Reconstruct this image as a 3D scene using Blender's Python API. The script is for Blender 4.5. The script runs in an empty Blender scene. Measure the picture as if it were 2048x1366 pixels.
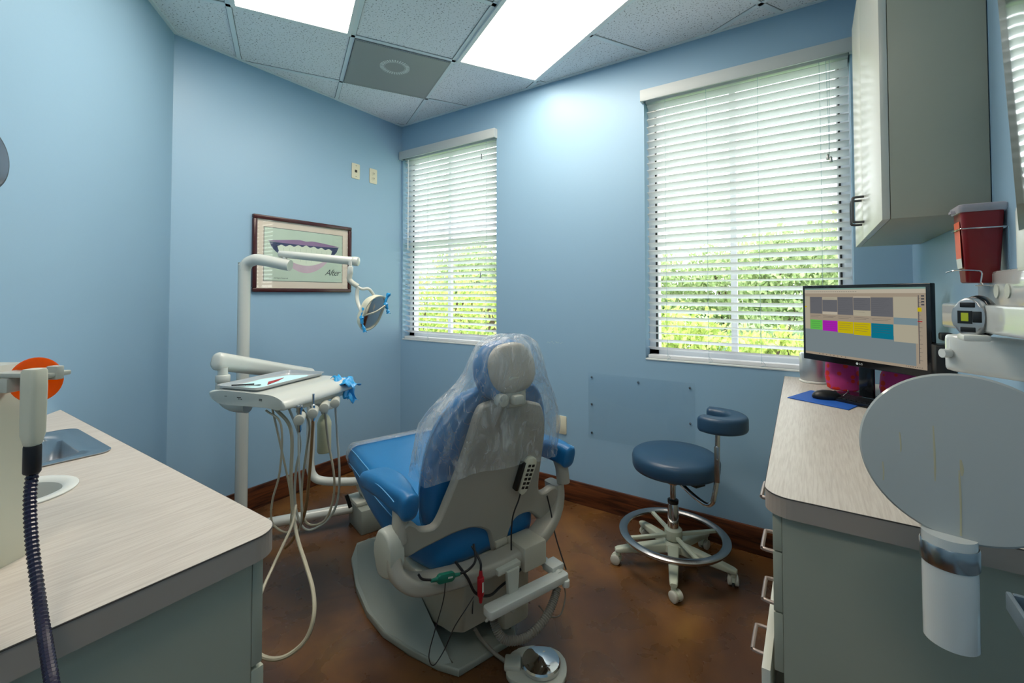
import bpy, bmesh, math, random
from mathutils import Vector, Matrix, noise
random.seed(7)
PI = math.pi
sc = bpy.context.scene
COL = sc.collection
V = Vector

# ------------------------------------------------------------------ camera
F, HZ, CH = 895.0, 589.0, 1.344
PITCH = math.radians(1.4)
CY = HZ - F*math.tan(PITCH)
YAW = math.atan(.555/.832)
cd = bpy.data.cameras.new('camera'); cam = bpy.data.objects.new('camera', cd); COL.objects.link(cam)
cam.location = (0, 0, CH)
cam.rotation_euler = (PI/2+PITCH, 0, YAW)
cd.sensor_width = 36; cd.lens = F/2048*36
cd.shift_y = -(683-CY)/2048
cd.clip_start = .01; cd.clip_end = 200
sc.camera = cam

# ------------------------------------------------------------------ materials
def lin(h):
    h = h.lstrip('#'); o = []
    for i in (0, 2, 4):
        c = int(h[i:i+2], 16)/255
        o.append(c/12.92 if c <= .04045 else ((c+.055)/1.055)**2.4)
    return (*o, 1)
MATS = {}
def mat(name, col, rough=.5, metal=0, noise_s=0, noise_amt=0, bump=0, bump_s=200, spec=.5, coat=0, emit=None, es=0, stretch=None):
    m = bpy.data.materials.new(name); m.use_nodes = True; nt = m.node_tree; b = nt.nodes['Principled BSDF']
    c = lin(col) if isinstance(col, str) else (*col, 1)
    b.inputs['Base Color'].default_value = c
    b.inputs['Roughness'].default_value = rough; b.inputs['Metallic'].default_value = metal
    b.inputs['Specular IOR Level'].default_value = spec
    b.inputs['Coat Weight'].default_value = coat
    tc = nt.nodes.new('ShaderNodeTexCoord'); mp = nt.nodes.new('ShaderNodeMapping')
    nt.links.new(tc.outputs['Object'], mp.inputs[0])
    if stretch: mp.inputs['Scale'].default_value = stretch
    if noise_s:
        n = nt.nodes.new('ShaderNodeTexNoise'); n.inputs['Scale'].default_value = noise_s; n.inputs['Detail'].default_value = 5
        nt.links.new(mp.outputs[0], n.inputs[0])
        r = nt.nodes.new('ShaderNodeMix'); r.data_type = 'RGBA'
        r.inputs['A'].default_value = tuple(max(0, x*(1-noise_amt)) for x in c[:3])+(1,)
        r.inputs['B'].default_value = tuple(min(1, x*(1+noise_amt)) for x in c[:3])+(1,)
        nt.links.new(n.outputs['Fac'], r.inputs['Factor']); nt.links.new(r.outputs['Result'], b.inputs['Base Color'])
    if bump:
        n2 = nt.nodes.new('ShaderNodeTexNoise'); n2.inputs['Scale'].default_value = bump_s; n2.inputs['Detail'].default_value = 3
        nt.links.new(mp.outputs[0], n2.inputs[0])
        bp = nt.nodes.new('ShaderNodeBump'); bp.inputs['Strength'].default_value = bump; bp.inputs['Distance'].default_value = .002
        nt.links.new(n2.outputs['Fac'], bp.inputs['Height']); nt.links.new(bp.outputs[0], b.inputs['Normal'])
    if emit:
        b.inputs['Emission Color'].default_value = lin(emit); b.inputs['Emission Strength'].default_value = es
    MATS[name] = m
    return m
M = MATS
mat('wall_paint', (.280, .450, .605), .38, bump=.06, bump_s=120, spec=.4)
mat('white_trim', '#dfe4e4', .45)
mat('slat_white', '#e6e8ea', .35)
mat('vinyl', '#e4e8ec', .4)
mat('grid_paint', '#dbe6ea', .5)
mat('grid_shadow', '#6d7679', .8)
mat('valance_paint', '#bcc4c5', .5)
def slat_mix():
    m = MATS['slat_white']; nt = m.node_tree; b = nt.nodes['Principled BSDF']; tl = nt.nodes.new('ShaderNodeBsdfTranslucent'); tl.inputs[0].default_value = (.95, .95, .95, 1)
    ms = nt.nodes.new('ShaderNodeMixShader'); ms.inputs[0].default_value = .30
    nt.links.new(b.outputs[0], ms.inputs[1]); nt.links.new(tl.outputs[0], ms.inputs[2]); nt.links.new(ms.outputs[0], nt.nodes['Material Output'].inputs[0])
slat_mix()
mat('tray_metal', '#c6cacd', .3, metal=.55)
mat('dark_gap', '#15171a', .6)
mat('laminate', '#a5a898', .42, noise_s=3, noise_amt=.02, spec=.4)
mat('laminate_front', '#c9cabf', .30, noise_s=3, noise_amt=.02, spec=.6)
mat('plastic_grey', '#b9bcb2', .35, noise_s=4, noise_amt=.02)
mat('plastic_white', '#d8dbd6', .3, noise_s=4, noise_amt=.02)
mat('gloss_white', '#cdd2d0', .12, coat=.6, noise_s=3, noise_amt=.02)
mat('head_grey', '#adb2b0', .12, coat=.6)
mat('cream', '#d2d1bd', .38, noise_s=4, noise_amt=.02)
mat('arm_paint', '#c8cdc8', .25, noise_s=4, noise_amt=.02, coat=.3)
mat('shell_grey', '#a5a297', .38, noise_s=4, noise_amt=.02)
mat('base_grey', '#8f958d', .4, noise_s=5, noise_amt=.04)
mat('housing_cream', '#b5b2a3', .42, noise_s=5, noise_amt=.04)
mat('vinyl_blue', '#1d6ea8', .33, bump=.15, bump_s=600, noise_s=4, noise_amt=.06)
mat('vinyl_navy', '#2a4a66', .35, bump=.1, bump_s=600, noise_s=4, noise_amt=.05)
mat('stitch', '#5fa0cf', .5)
mat('chrome', '#d5d5d5', .08, metal=1)
mat('satin_metal', '#a9aaab', .25, metal=1)
mat('steel', '#b9bcc0', .22, metal=1, noise_s=3, noise_amt=.05)
mat('handle_metal', '#a5968f', .35, metal=.6)
mat('dark_handle', '#55575a', .4, metal=.7)
mat('black', '#0c0d10', .4)
mat('black_gloss', '#101216', .15)
mat('black_rubber', '#131318', .5)
mat('red', '#a51020', .4)
mat('red_sharp', '#7a1017', .3, noise_s=3, noise_amt=.05)
mat('orange_label', '#e0542a', .5)
mat('pale_label', '#c9cfc9', .5)
mat('green_plug', '#0c6a57', .4)
mat('hose_cream', '#b5b09b', .4)
mat('hose_white', '#c3c8bf', .35)
mat('hose_brown', '#8a6a45', .4)
mat('hose_grey', '#7d7a72', .45)
mat('film_blue', '#2b9bd8', .3)
mat('paper_blue', '#bfe9ee', .7)
mat('paper_red', '#9c1f2b', .6)
mat('frame_wood', '#3d1418', .25, noise_s=20, noise_amt=.2)
mat('mat_board', '#d8cdbd', .8)
mat('mat_line', '#5a6058', .6)
mat('mirror_panel', '#c9cccb', .06, metal=1)
mat('lens_grey', '#6d7784', .1, metal=.4)
mat('cover_white', '#d6d2bb', .4)
mat('slot_dark', '#2b2a26', .6)
mat('pad_blue', '#0a55b0', .7, bump=.2, bump_s=900)
mat('yellow_green', '#b8c62a', .3)
mat('wheel', '#c0c2b8', .4)
mat('stool_base', '#bcc4b3', .4, noise_s=4, noise_amt=.02)
mat('cabinet_dark', '#8e9086', .5)
mat('bottle', '#cfcfae', .35)
mat('grey_tray', '#6e7d88', .3)
mat('silver', '#b4b6b8', .3, metal=.7)
mat('scuff', '#a9c4cc', .8)
mat('orange_shield', '#e0610a', .25)
def orange():
    m = MATS['orange_shield']; nt = m.node_tree; b = nt.nodes['Principled BSDF']; tl = nt.nodes.new('ShaderNodeBsdfTranslucent'); tl.inputs[0].default_value = (1, .33, .02, 1)
    ms = nt.nodes.new('ShaderNodeMixShader'); ms.inputs[0].default_value = .6
    nt.links.new(b.outputs[0], ms.inputs[1]); nt.links.new(tl.outputs[0], ms.inputs[2]); nt.links.new(ms.outputs[0], nt.nodes['Material Output'].inputs[0])
orange()
mat('hose_dark', '#26233a', .25)

def nodes_of(m): return m.node_tree, m.node_tree.nodes['Principled BSDF']
# countertop: fine horizontal laminate grain
def counter_mat():
    m = mat('countertop', '#c4bcb2', .36, spec=.4); nt, b = nodes_of(m)
    tc = nt.nodes.new('ShaderNodeTexCoord'); mp = nt.nodes.new('ShaderNodeMapping'); mp.inputs['Scale'].default_value = (320, 14, 20)
    n = nt.nodes.new('ShaderNodeTexNoise'); n.inputs['Scale'].default_value = 1; n.inputs['Detail'].default_value = 4
    r = nt.nodes.new('ShaderNodeValToRGB'); r.color_ramp.elements[0].color = lin('#b9b0a6'); r.color_ramp.elements[1].color = lin('#cbc4ba')
    r.color_ramp.elements[0].position = .3; r.color_ramp.elements[1].position = .62
    nt.links.new(tc.outputs['Object'], mp.inputs[0]); nt.links.new(mp.outputs[0], n.inputs[0]); nt.links.new(n.outputs['Fac'], r.inputs[0]); nt.links.new(r.outputs[0], b.inputs['Base Color'])
counter_mat()
mat('counter_edge', '#a3978d', .5, noise_s=8, noise_amt=.03)
mat('seam', '#3a3633', .6)
def floor_mat():
    m = mat('stained_concrete', '#4a2f1a', .25, spec=.5); nt, b = nodes_of(m)
    tc = nt.nodes.new('ShaderNodeTexCoord')
    def nz(s, d, dist=0):
        n = nt.nodes.new('ShaderNodeTexNoise'); n.inputs['Scale'].default_value = s; n.inputs['Detail'].default_value = d; n.inputs['Distortion'].default_value = dist
        nt.links.new(tc.outputs['Object'], n.inputs[0]); return n
    n1, n2, n3 = nz(1.6, 8, .8), nz(7, 8, .4), nz(90, 2)
    r = nt.nodes.new('ShaderNodeValToRGB'); e = r.color_ramp.elements
    e[0].position = .3; e[0].color = lin('#4a2f1d'); e[1].position = .78; e[1].color = lin('#85602f')
    k = e.new(.45); k.color = lin('#553924'); k = e.new(.6); k.color = lin('#6f4b28')
    nt.links.new(n1.outputs['Fac'], r.inputs[0])
    r2 = nt.nodes.new('ShaderNodeValToRGB'); r2.color_ramp.elements[0].position = .35; r2.color_ramp.elements[1].position = .7
    r2.color_ramp.elements[0].color = (.82, .81, .82, 1); r2.color_ramp.elements[1].color = (1.15, 1.13, 1.1, 1)
    nt.links.new(n2.outputs['Fac'], r2.inputs[0])
    mx = nt.nodes.new('ShaderNodeMix'); mx.data_type = 'RGBA'; mx.blend_type = 'MULTIPLY'; mx.inputs['Factor'].default_value = 1
    nt.links.new(r.outputs[0], mx.inputs['A']); nt.links.new(r2.outputs[0], mx.inputs['B'])
    r3 = nt.nodes.new('ShaderNodeValToRGB'); r3.color_ramp.elements[0].position = .74; r3.color_ramp.elements[1].position = .8
    nt.links.new(n3.outputs['Fac'], r3.inputs[0])
    mx2 = nt.nodes.new('ShaderNodeMix'); mx2.data_type = 'RGBA'; mx2.inputs['B'].default_value = lin('#9a8468')
    nt.links.new(r3.outputs[0], mx2.inputs['Factor']); nt.links.new(mx.outputs['Result'], mx2.inputs['A']); nt.links.new(mx2.outputs['Result'], b.inputs['Base Color'])
    rr = nt.nodes.new('ShaderNodeMapRange'); rr.inputs['To Min'].default_value = .16; rr.inputs['To Max'].default_value = .42
    nt.links.new(n2.outputs['Fac'], rr.inputs[0]); nt.links.new(rr.outputs[0], b.inputs['Roughness'])
floor_mat()
def tile_mat():
    m = mat('ceiling_tile', '#dfe3e6', .9, spec=.1); nt, b = nodes_of(m)
    tc = nt.nodes.new('ShaderNodeTexCoord')
    n = nt.nodes.new('ShaderNodeTexNoise'); n.inputs['Scale'].default_value = 110; n.inputs['Detail'].default_value = 2
    nt.links.new(tc.outputs['Object'], n.inputs[0])
    r = nt.nodes.new('ShaderNodeValToRGB'); r.color_ramp.elements[0].position = .33; r.color_ramp.elements[1].position = .40
    r.color_ramp.elements[0].color = lin('#858a8d'); r.color_ramp.elements[1].color = lin('#e4e8ec')
    nt.links.new(n.outputs['Fac'], r.inputs[0]); nt.links.new(r.outputs[0], b.inputs['Base Color'])
tile_mat()
def wood_mat():
    m = mat('dark_wood', '#3f1f12', .35); nt, b = nodes_of(m)
    tc = nt.nodes.new('ShaderNodeTexCoord'); mp = nt.nodes.new('ShaderNodeMapping'); mp.inputs['Scale'].default_value = (2, 2, 26)
    n = nt.nodes.new('ShaderNodeTexNoise'); n.inputs['Scale'].default_value = 2.2; n.inputs['Detail'].default_value = 6; n.inputs['Distortion'].default_value = .6
    r = nt.nodes.new('ShaderNodeValToRGB'); r.color_ramp.elements[0].color = lin('#2b120a'); r.color_ramp.elements[1].color = lin('#7a4322')
    r.color_ramp.elements[0].position = .35; r.color_ramp.elements[1].position = .75
    nt.links.new(tc.outputs['Object'], mp.inputs[0]); nt.links.new(mp.outputs[0], n.inputs[0]); nt.links.new(n.outputs['Fac'], r.inputs[0]); nt.links.new(r.outputs[0], b.inputs['Base Color'])
wood_mat()
def perforated():
    m = mat('ring_grey', '#e4e8e6', .5)
    m = mat('perforated_metal', '#afb3b1', .5); nt, b = nodes_of(m)
    tc = nt.nodes.new('ShaderNodeTexCoord'); mp = nt.nodes.new('ShaderNodeMapping'); mp.inputs['Scale'].default_value = (110, 110, 110); mp.inputs['Rotation'].default_value = (0, 0, PI/4)
    sx = nt.nodes.new('ShaderNodeSeparateXYZ'); nt.links.new(tc.outputs['Object'], mp.inputs[0]); nt.links.new(mp.outputs[0], sx.inputs[0])
    def fr(o):
        a = nt.nodes.new('ShaderNodeMath'); a.operation = 'FRACT'; nt.links.new(o, a.inputs[0])
        s = nt.nodes.new('ShaderNodeMath'); s.operation = 'SUBTRACT'; s.inputs[1].default_value = .5; nt.links.new(a.outputs[0], s.inputs[0])
        p = nt.nodes.new('ShaderNodeMath'); p.operation = 'POWER'; p.inputs[1].default_value = 2; nt.links.new(s.outputs[0], p.inputs[0]); return p
    ad = nt.nodes.new('ShaderNodeMath'); ad.operation = 'ADD'; nt.links.new(fr(sx.outputs[0]).outputs[0], ad.inputs[0]); nt.links.new(fr(sx.outputs[1]).outputs[0], ad.inputs[1])
    gt = nt.nodes.new('ShaderNodeMath'); gt.operation = 'LESS_THAN'; gt.inputs[1].default_value = .11; nt.links.new(ad.outputs[0], gt.inputs[0])
    tr = nt.nodes.new('ShaderNodeBsdfTransparent'); ms = nt.nodes.new('ShaderNodeMixShader')
    nt.links.new(gt.outputs[0], ms.inputs[0]); nt.links.new(b.outputs[0], ms.inputs[1]); nt.links.new(tr.outputs[0], ms.inputs[2])
    nt.links.new(ms.outputs[0], nt.nodes['Material Output'].inputs[0])
perforated()
def clear_mat(name, tint, white, wcol, gl_rough=.1, streak=0, fres=1.3, sscale=(9, 9, 3)):
    m = bpy.data.materials.new(name); m.use_nodes = True; nt = m.node_tree; nt.nodes.clear()
    out = nt.nodes.new('ShaderNodeOutputMaterial'); tr = nt.nodes.new('ShaderNodeBsdfTransparent'); tr.inputs[0].default_value = (*tint, 1)
    gl = nt.nodes.new('ShaderNodeBsdfGlossy'); gl.inputs['Roughness'].default_value = gl_rough; gl.inputs[0].default_value = (.9, .9, .9, 1)
    lw = nt.nodes.new('ShaderNodeLayerWeight'); lw.inputs['Blend'].default_value = .5
    pw = nt.nodes.new('ShaderNodeMath'); pw.operation = 'POWER'; pw.inputs[1].default_value = 4.5; nt.links.new(lw.outputs['Facing'], pw.inputs[0])
    fr = nt.nodes.new('ShaderNodeMath'); fr.operation = 'MULTIPLY_ADD'; fr.inputs[1].default_value = .8; fr.inputs[2].default_value = .03+(fres-1.3)*.3; nt.links.new(pw.outputs[0], fr.inputs[0])
    ms = nt.nodes.new('ShaderNodeMixShader'); nt.links.new(fr.outputs[0], ms.inputs[0]); nt.links.new(tr.outputs[0], ms.inputs[1]); nt.links.new(gl.outputs[0], ms.inputs[2])
    res = ms
    if white:
        df = nt.nodes.new('ShaderNodeBsdfDiffuse'); df.inputs[0].default_value = (*wcol, 1)
        m2 = nt.nodes.new('ShaderNodeMixShader'); m2.inputs[0].default_value = white
        if streak:
            tc = nt.nodes.new('ShaderNodeTexCoord'); mp = nt.nodes.new('ShaderNodeMapping'); mp.inputs['Scale'].default_value = sscale
            mp.inputs['Rotation'].default_value = (.5, .4, .3)
            n = nt.nodes.new('ShaderNodeTexNoise'); n.inputs['Scale'].default_value = 2.5; n.inputs['Detail'].default_value = 5; n.inputs['Distortion'].default_value = 1.2
            nt.links.new(tc.outputs['Object'], mp.inputs[0]); nt.links.new(mp.outputs[0], n.inputs[0])
            mr = nt.nodes.new('ShaderNodeMapRange'); mr.inputs['From Min'].default_value = .45; mr.inputs['From Max'].default_value = .75
            mr.inputs['To Min'].default_value = white; mr.inputs['To Max'].default_value = white+streak
            nt.links.new(n.outputs['Fac'], mr.inputs[0])
            n3 = nt.nodes.new('ShaderNodeTexNoise'); n3.inputs['Scale'].default_value = 3.2; n3.inputs['Detail'].default_value = 2; n3.inputs['Distortion'].default_value = .8; nt.links.new(mp.outputs[0], n3.inputs[0])
            sb = nt.nodes.new('ShaderNodeMath'); sb.operation = 'SUBTRACT'; sb.inputs[1].default_value = .5; nt.links.new(n3.outputs['Fac'], sb.inputs[0])
            ab = nt.nodes.new('ShaderNodeMath'); ab.operation = 'ABSOLUTE'; nt.links.new(sb.outputs[0], ab.inputs[0])
            m3 = nt.nodes.new('ShaderNodeMapRange'); m3.inputs['From Min'].default_value = 0; m3.inputs['From Max'].default_value = .016; m3.inputs['To Min'].default_value = streak*1.1; m3.inputs['To Max'].default_value = 0; nt.links.new(ab.outputs[0], m3.inputs[0])
            mx = nt.nodes.new('ShaderNodeMath'); mx.operation = 'MAXIMUM'; nt.links.new(mr.outputs[0], mx.inputs[0]); nt.links.new(m3.outputs[0], mx.inputs[1]); nt.links.new(mx.outputs[0], m2.inputs[0])
            bp = nt.nodes.new('ShaderNodeBump'); bp.inputs['Strength'].default_value = .8; bp.inputs['Distance'].default_value = .01
            nt.links.new(n.outputs['Fac'], bp.inputs['Height']); nt.links.new(bp.outputs[0], gl.inputs['Normal']); nt.links.new(bp.outputs[0], lw.inputs['Normal'])
        nt.links.new(ms.outputs[0], m2.inputs[1]); nt.links.new(df.outputs[0], m2.inputs[2]); res = m2
    nt.links.new(res.outputs[0], out.inputs[0]); MATS[name] = m
clear_mat('window_glass', (.97, .99, .98), 0, (0, 0, 0), .02)
clear_mat('acrylic', (.975, .985, .99), 0, (0, 0, 0), .05, fres=1.35)
clear_mat('plastic_film', (.96, .97, .98), .10, (.8, .84, .86), .16, streak=.38, fres=1.4)
clear_mat('foot_film', (.93, .95, .97), .16, (.75, .8, .84), .12, streak=.2, fres=1.4)
clear_mat('clear_lid', (.85, .85, .88), .45, (.62, .6, .66), .15)
clear_mat('picture_glass', (.98, .98, .98), 0, (0, 0, 0), .03, fres=1.45)

def emis(name, col, s):
    m = bpy.data.materials.new(name); m.use_nodes = True; nt = m.node_tree; nt.nodes.clear()
    out = nt.nodes.new('ShaderNodeOutputMaterial'); e = nt.nodes.new('ShaderNodeEmission'); e.inputs[0].default_value = lin(col); e.inputs[1].default_value = s
    nt.links.new(e.outputs[0], out.inputs[0]); MATS[name] = m
emis('light_panel', '#fff4e4', 14.0)
for n, c in dict(tan='#b9aa95', top='#8fb5ab', grey='#77787d', pale='#c9c1a9', slate='#8c9a9e', green='#6fd95c', magenta='#c326c9', yellow='#e0cc14', teal='#1285a0', line='#57575c', cream='#d8cdb8', bluegrey='#8ba3ab', rd='#c02030').items():
    emis('screen_'+n, c, .62)
def leafmat(name, a, b_):
    m = mat(name, a, .6); nt, b = nodes_of(m)
    tc = nt.nodes.new('ShaderNodeTexCoord'); n = nt.nodes.new('ShaderNodeTexNoise'); n.inputs['Scale'].default_value = 9; n.inputs['Detail'].default_value = 3
    nt.links.new(tc.outputs['Object'], n.inputs[0])
    r = nt.nodes.new('ShaderNodeValToRGB'); r.color_ramp.elements[0].color = lin(a); r.color_ramp.elements[1].color = lin(b_); r.color_ramp.elements[0].position = .35; r.color_ramp.elements[1].position = .65
    nt.links.new(n.outputs['Fac'], r.inputs[0]); nt.links.new(r.outputs[0], b.inputs['Base Color'])
    tl = nt.nodes.new('ShaderNodeBsdfTranslucent'); nt.links.new(r.outputs[0], tl.inputs[0])
    ms = nt.nodes.new('ShaderNodeMixShader'); ms.inputs[0].default_value = .35
    nt.links.new(b.outputs[0], ms.inputs[1]); nt.links.new(tl.outputs[0], ms.inputs[2]); nt.links.new(ms.outputs[0], nt.nodes['Material Output'].inputs[0])
leafmat('leaf_bright', '#87a045', '#ccd680')
leafmat('leaf_dark', '#7d9562', '#b4c18e')
mat('lawn', '#6f9154', .9, noise_s=6, noise_amt=.2)
mat('pond', '#54735c', .15, noise_s=2, noise_amt=.15)
mat('bark', '#5b4a38', .9)

# ------------------------------------------------------------------ geometry helpers
def rot(rx=0, ry=0, rz=0): return Matrix.Rotation(rz, 4, 'Z') @ Matrix.Rotation(ry, 4, 'Y') @ Matrix.Rotation(rx, 4, 'X')
def T(x, y, z): return Matrix.Translation((x, y, z))
def align(d, up=(0, 0, 1)):
    """matrix whose Z axis is d"""
    z = V(d).normalized(); u = V(up)
    if abs(z.dot(u)) > .99: u = V((0, 1, 0))
    x = u.cross(z).normalized(); y = z.cross(x)
    return Matrix((x, y, z)).transposed().to_4x4()
def crom(pts, n=8):
    P = [V(p) for p in pts]
    if len(P) < 3: return P
    P = [P[0]*2-P[1]]+P+[P[-1]*2-P[-2]]; o = []
    for i in range(1, len(P)-2):
        a, b, c, d = P[i-1:i+3]
        for k in range(n):
            t = k/n
            o.append(.5*((2*b)+(c-a)*t+(2*a-5*b+4*c-d)*t*t+(3*b-a-3*c+d)*t**3))
    o.append(P[-2]); return o
def hp_(px, py, d):  # fixed construction points of the hoses and lamp yoke (metres)
    X = (px-1024)/F; Zc = -(py-CY)/F; cp, sp_ = math.cos(PITCH), math.sin(PITCH); Y2 = cp-Zc*sp_; Z2 = sp_+Zc*cp
    c_, s_ = math.cos(YAW), math.sin(YAW); return V(((c_*X-s_*Y2)*d, (s_*X+c_*Y2)*d, Z2*d+CH))
W = {}
class MB:
    def __init__(s): s.b = bmesh.new(); s.mi = 0
    def _add(s, vs, fs, m=None):
        m = m or Matrix.Identity(4)
        bv = [s.b.verts.new(m @ V(v)) for v in vs]; out = []
        for f in fs:
            try:
                nf = s.b.faces.new([bv[i] for i in f]); nf.material_index = s.mi; out.append(nf)
            except ValueError: pass
        return bv, out
    def box(s, x0, x1, y0, y1, z0, z1, m=None, bev=0, seg=2):
        vs = [(x, y, z) for x in (x0, x1) for y in (y0, y1) for z in (z0, z1)]
        fs = [(0, 1, 3, 2), (4, 6, 7, 5), (0, 4, 5, 1), (2, 3, 7, 6), (0, 2, 6, 4), (1, 5, 7, 3)]
        bv, nf = s._add(vs, fs, m)
        if bev:
            es = list({e for f in nf for e in f.edges})
            r = bmesh.ops.bevel(s.b, geom=es, offset=bev, segments=seg, affect='EDGES', profile=.5)
            for f in r['faces']: f.material_index = s.mi
        return s
    def prism(s, poly, z0, z1, m=None, bev=0, seg=2):
        n = len(poly); vs = [(p[0], p[1], z0) for p in poly]+[(p[0], p[1], z1) for p in poly]
        fs = [tuple(range(n-1, -1, -1)), tuple(range(n, 2*n))]+[(i, (i+1) % n, n+(i+1) % n, n+i) for i in range(n)]
        bv, nf = s._add(vs, fs, m)
        if bev:
            es = list({e for f in nf[:2] for e in f.edges})
            r = bmesh.ops.bevel(s.b, geom=es, offset=bev, segments=seg, affect='EDGES', profile=.5)
            for f in r['faces']: f.material_index = s.mi
        return s
    def lathe(s, prof, n=32, m=None, cap=True):
        vs, fs = [], []; k = len(prof)
        for i in range(n):
            a = 2*PI*i/n
            for r, z in prof: vs.append((r*math.cos(a), r*math.sin(a), z))
        for i in range(n):
            j = (i+1) % n
            for q in range(k-1): fs.append((i*k+q, j*k+q, j*k+q+1, i*k+q+1))
        if cap:
            if prof[0][0] > 1e-5: fs.append(tuple(i*k for i in range(n-1, -1, -1)))
            if prof[-1][0] > 1e-5: fs.append(tuple(i*k+k-1 for i in range(n)))
        s._add(vs, fs, m); return s
    def cyl(s, p0, p1, r, r1=None, n=24, bev=0):
        p0, p1 = V(p0), V(p1); L = (p1-p0).length; r1 = r if r1 is None else r1
        m = Matrix.Translation(p0) @ align(p1-p0)
        pr = [(r, 0), (r1, L)] if not bev else [(r-bev, 0), (r-bev*.3, bev*.3), (r, bev), (r1, L-bev), (r1-bev*.3, L-bev*.3), (r1-bev, L)]
        return s.lathe(pr, n, m)
    def loft(s, rings, closed=True, cap=True, m=None):
        n = len(rings[0]); vs = [p for r in rings for p in r]; fs = []
        for i in range(len(rings)-1):
            for j in range(n if closed else n-1):
                a, b = i*n+j, i*n+(j+1) % n; fs.append((a, b, b+n, a+n))
        if cap and closed:
            fs.append(tuple(range(n-1, -1, -1))); fs.append(tuple(range((len(rings)-1)*n, len(rings)*n)))
        s._add(vs, fs, m); return s
    def tube(s, pts, r, n=10, sm=8, cap=True, flat=None, rf=None):
        P = crom(pts, sm) if sm else [V(p) for p in pts]
        rings = []; prev = None
        for i, p in enumerate(P):
            d = (P[min(i+1, len(P)-1)]-P[max(i-1, 0)])
            if d.length < 1e-9: continue
            d.normalize()
            if prev is None:
                u = V((0, 0, 1)) if abs(d.z) < .9 else V((1, 0, 0))
                x = u.cross(d).normalized()
            else:
                x = prev-d*prev.dot(d)
                if x.length < 1e-6: x = d.orthogonal()
                x.normalize()
            y = d.cross(x); prev = x
            rr = rf(i/(len(P)-1)) if rf else r
            fa = flat or (1, 1)
            rings.append([p+x*math.cos(2*PI*k/n)*rr*fa[0]+y*math.sin(2*PI*k/n)*rr*fa[1] for k in range(n)])
        return s.loft(rings, True, cap)
    def pane(s, x0, x1, y, z0, z1, dep, m=None):
        # glazing sheet: front face and its four edges
        a, b, c, d = (x0, y, z0), (x1, y, z0), (x1, y, z1), (x0, y, z1); q = [(p[0], p[1]+dep, p[2]) for p in (a, b, c, d)]
        s._add([a, b, c, d]+q, [(0, 1, 2, 3), (0, 1, 5, 4), (1, 2, 6, 5), (2, 3, 7, 6), (3, 0, 4, 7)], m); return s
    def quad(s, a, b, c, d, m=None): s._add([a, b, c, d], [(0, 1, 2, 3)], m); return s
    def grid(s, f, nu, nv, closeu=False):
        vs = [f(i/(nu if closeu else nu-1), j/(nv-1)) for j in range(nv) for i in range(nu)]; fs = []
        for j in range(nv-1):
            for i in range(nu if closeu else nu-1):
                a = j*nu+i; b = j*nu+(i+1) % nu; fs.append((a, b, b+nu, a+nu))
        s._add(vs, fs); return s
    def build(s, name, mats, parent=None, world=False, ang=40, solid=0, sub=0):
        if world and parent is not None: s.b.transform(W[parent.name].inverted())
        bmesh.ops.recalc_face_normals(s.b, faces=s.b.faces)
        me = bpy.data.meshes.new(name); s.b.to_mesh(me); s.b.free()
        for p in me.polygons: p.use_smooth = True
        me.set_sharp_from_angle(angle=math.radians(ang))
        if not isinstance(mats, (list, tuple)): mats = [mats]
        for k in mats: me.materials.append(MATS[k])
        o = bpy.data.objects.new(name, me); COL.objects.link(o)
        if parent is not None: o.parent = parent; W[o.name] = W[parent.name].copy()
        else: W[o.name] = Matrix.Identity(4)
        if solid: md = o.modifiers.new('solid', 'SOLIDIFY'); md.thickness = solid; md.offset = 0
        if sub: md = o.modifiers.new('sub', 'SUBSURF'); md.levels = sub; md.render_levels = sub
        return o
def thing(name, label, cat, loc=(0, 0, 0), rz=0, group=None, m=None):
    o = bpy.data.objects.new(name, None); COL.objects.link(o); o.empty_display_size = .05
    mm = m if m is not None else T(*loc) @ Matrix.Rotation(rz, 4, 'Z')
    o.matrix_world = mm; W[o.name] = mm.copy()
    o['label'] = label; o['category'] = cat
    if group: o['group'] = group
    return o
def tag(o, label, cat, group=None, kind=None):
    o['label'] = label; o['category'] = cat
    if group: o['group'] = group
    if kind: o['kind'] = kind
    return o
def struct(o): o['kind'] = 'structure'; return o
def rrect(w, h, r, n=5):
    r = min(r, w*.499, h*.499)
    o = []
    for cx, cy, a0 in ((w/2-r, h/2-r, 0), (-w/2+r, h/2-r, PI/2), (-w/2+r, -h/2+r, PI), (w/2-r, -h/2+r, 1.5*PI)):
        for k in range(n+1):
            a = a0+PI/2*k/n; o.append((cx+r*math.cos(a), cy+r*math.sin(a)))
    return o
def text_bm(mb, txt, size, m, shear=0, spacing=1):
    c = bpy.data.curves.new('t', 'FONT'); c.body = txt; c.size = size; c.shear = shear; c.space_character = spacing; c.align_x = 'CENTER'; c.align_y = 'CENTER'; c.resolution_u = 3
    o = bpy.data.objects.new('t', c); COL.objects.link(o)
    dg = bpy.context.evaluated_depsgraph_get(); me = bpy.data.meshes.new_from_object(o.evaluated_get(dg))
    COL.objects.unlink(o); bpy.data.objects.remove(o)
    vs = [v.co.copy() for v in me.vertices]; fs = [tuple(p.vertices) for p in me.polygons]
    mb._add(vs, fs, m)

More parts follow.
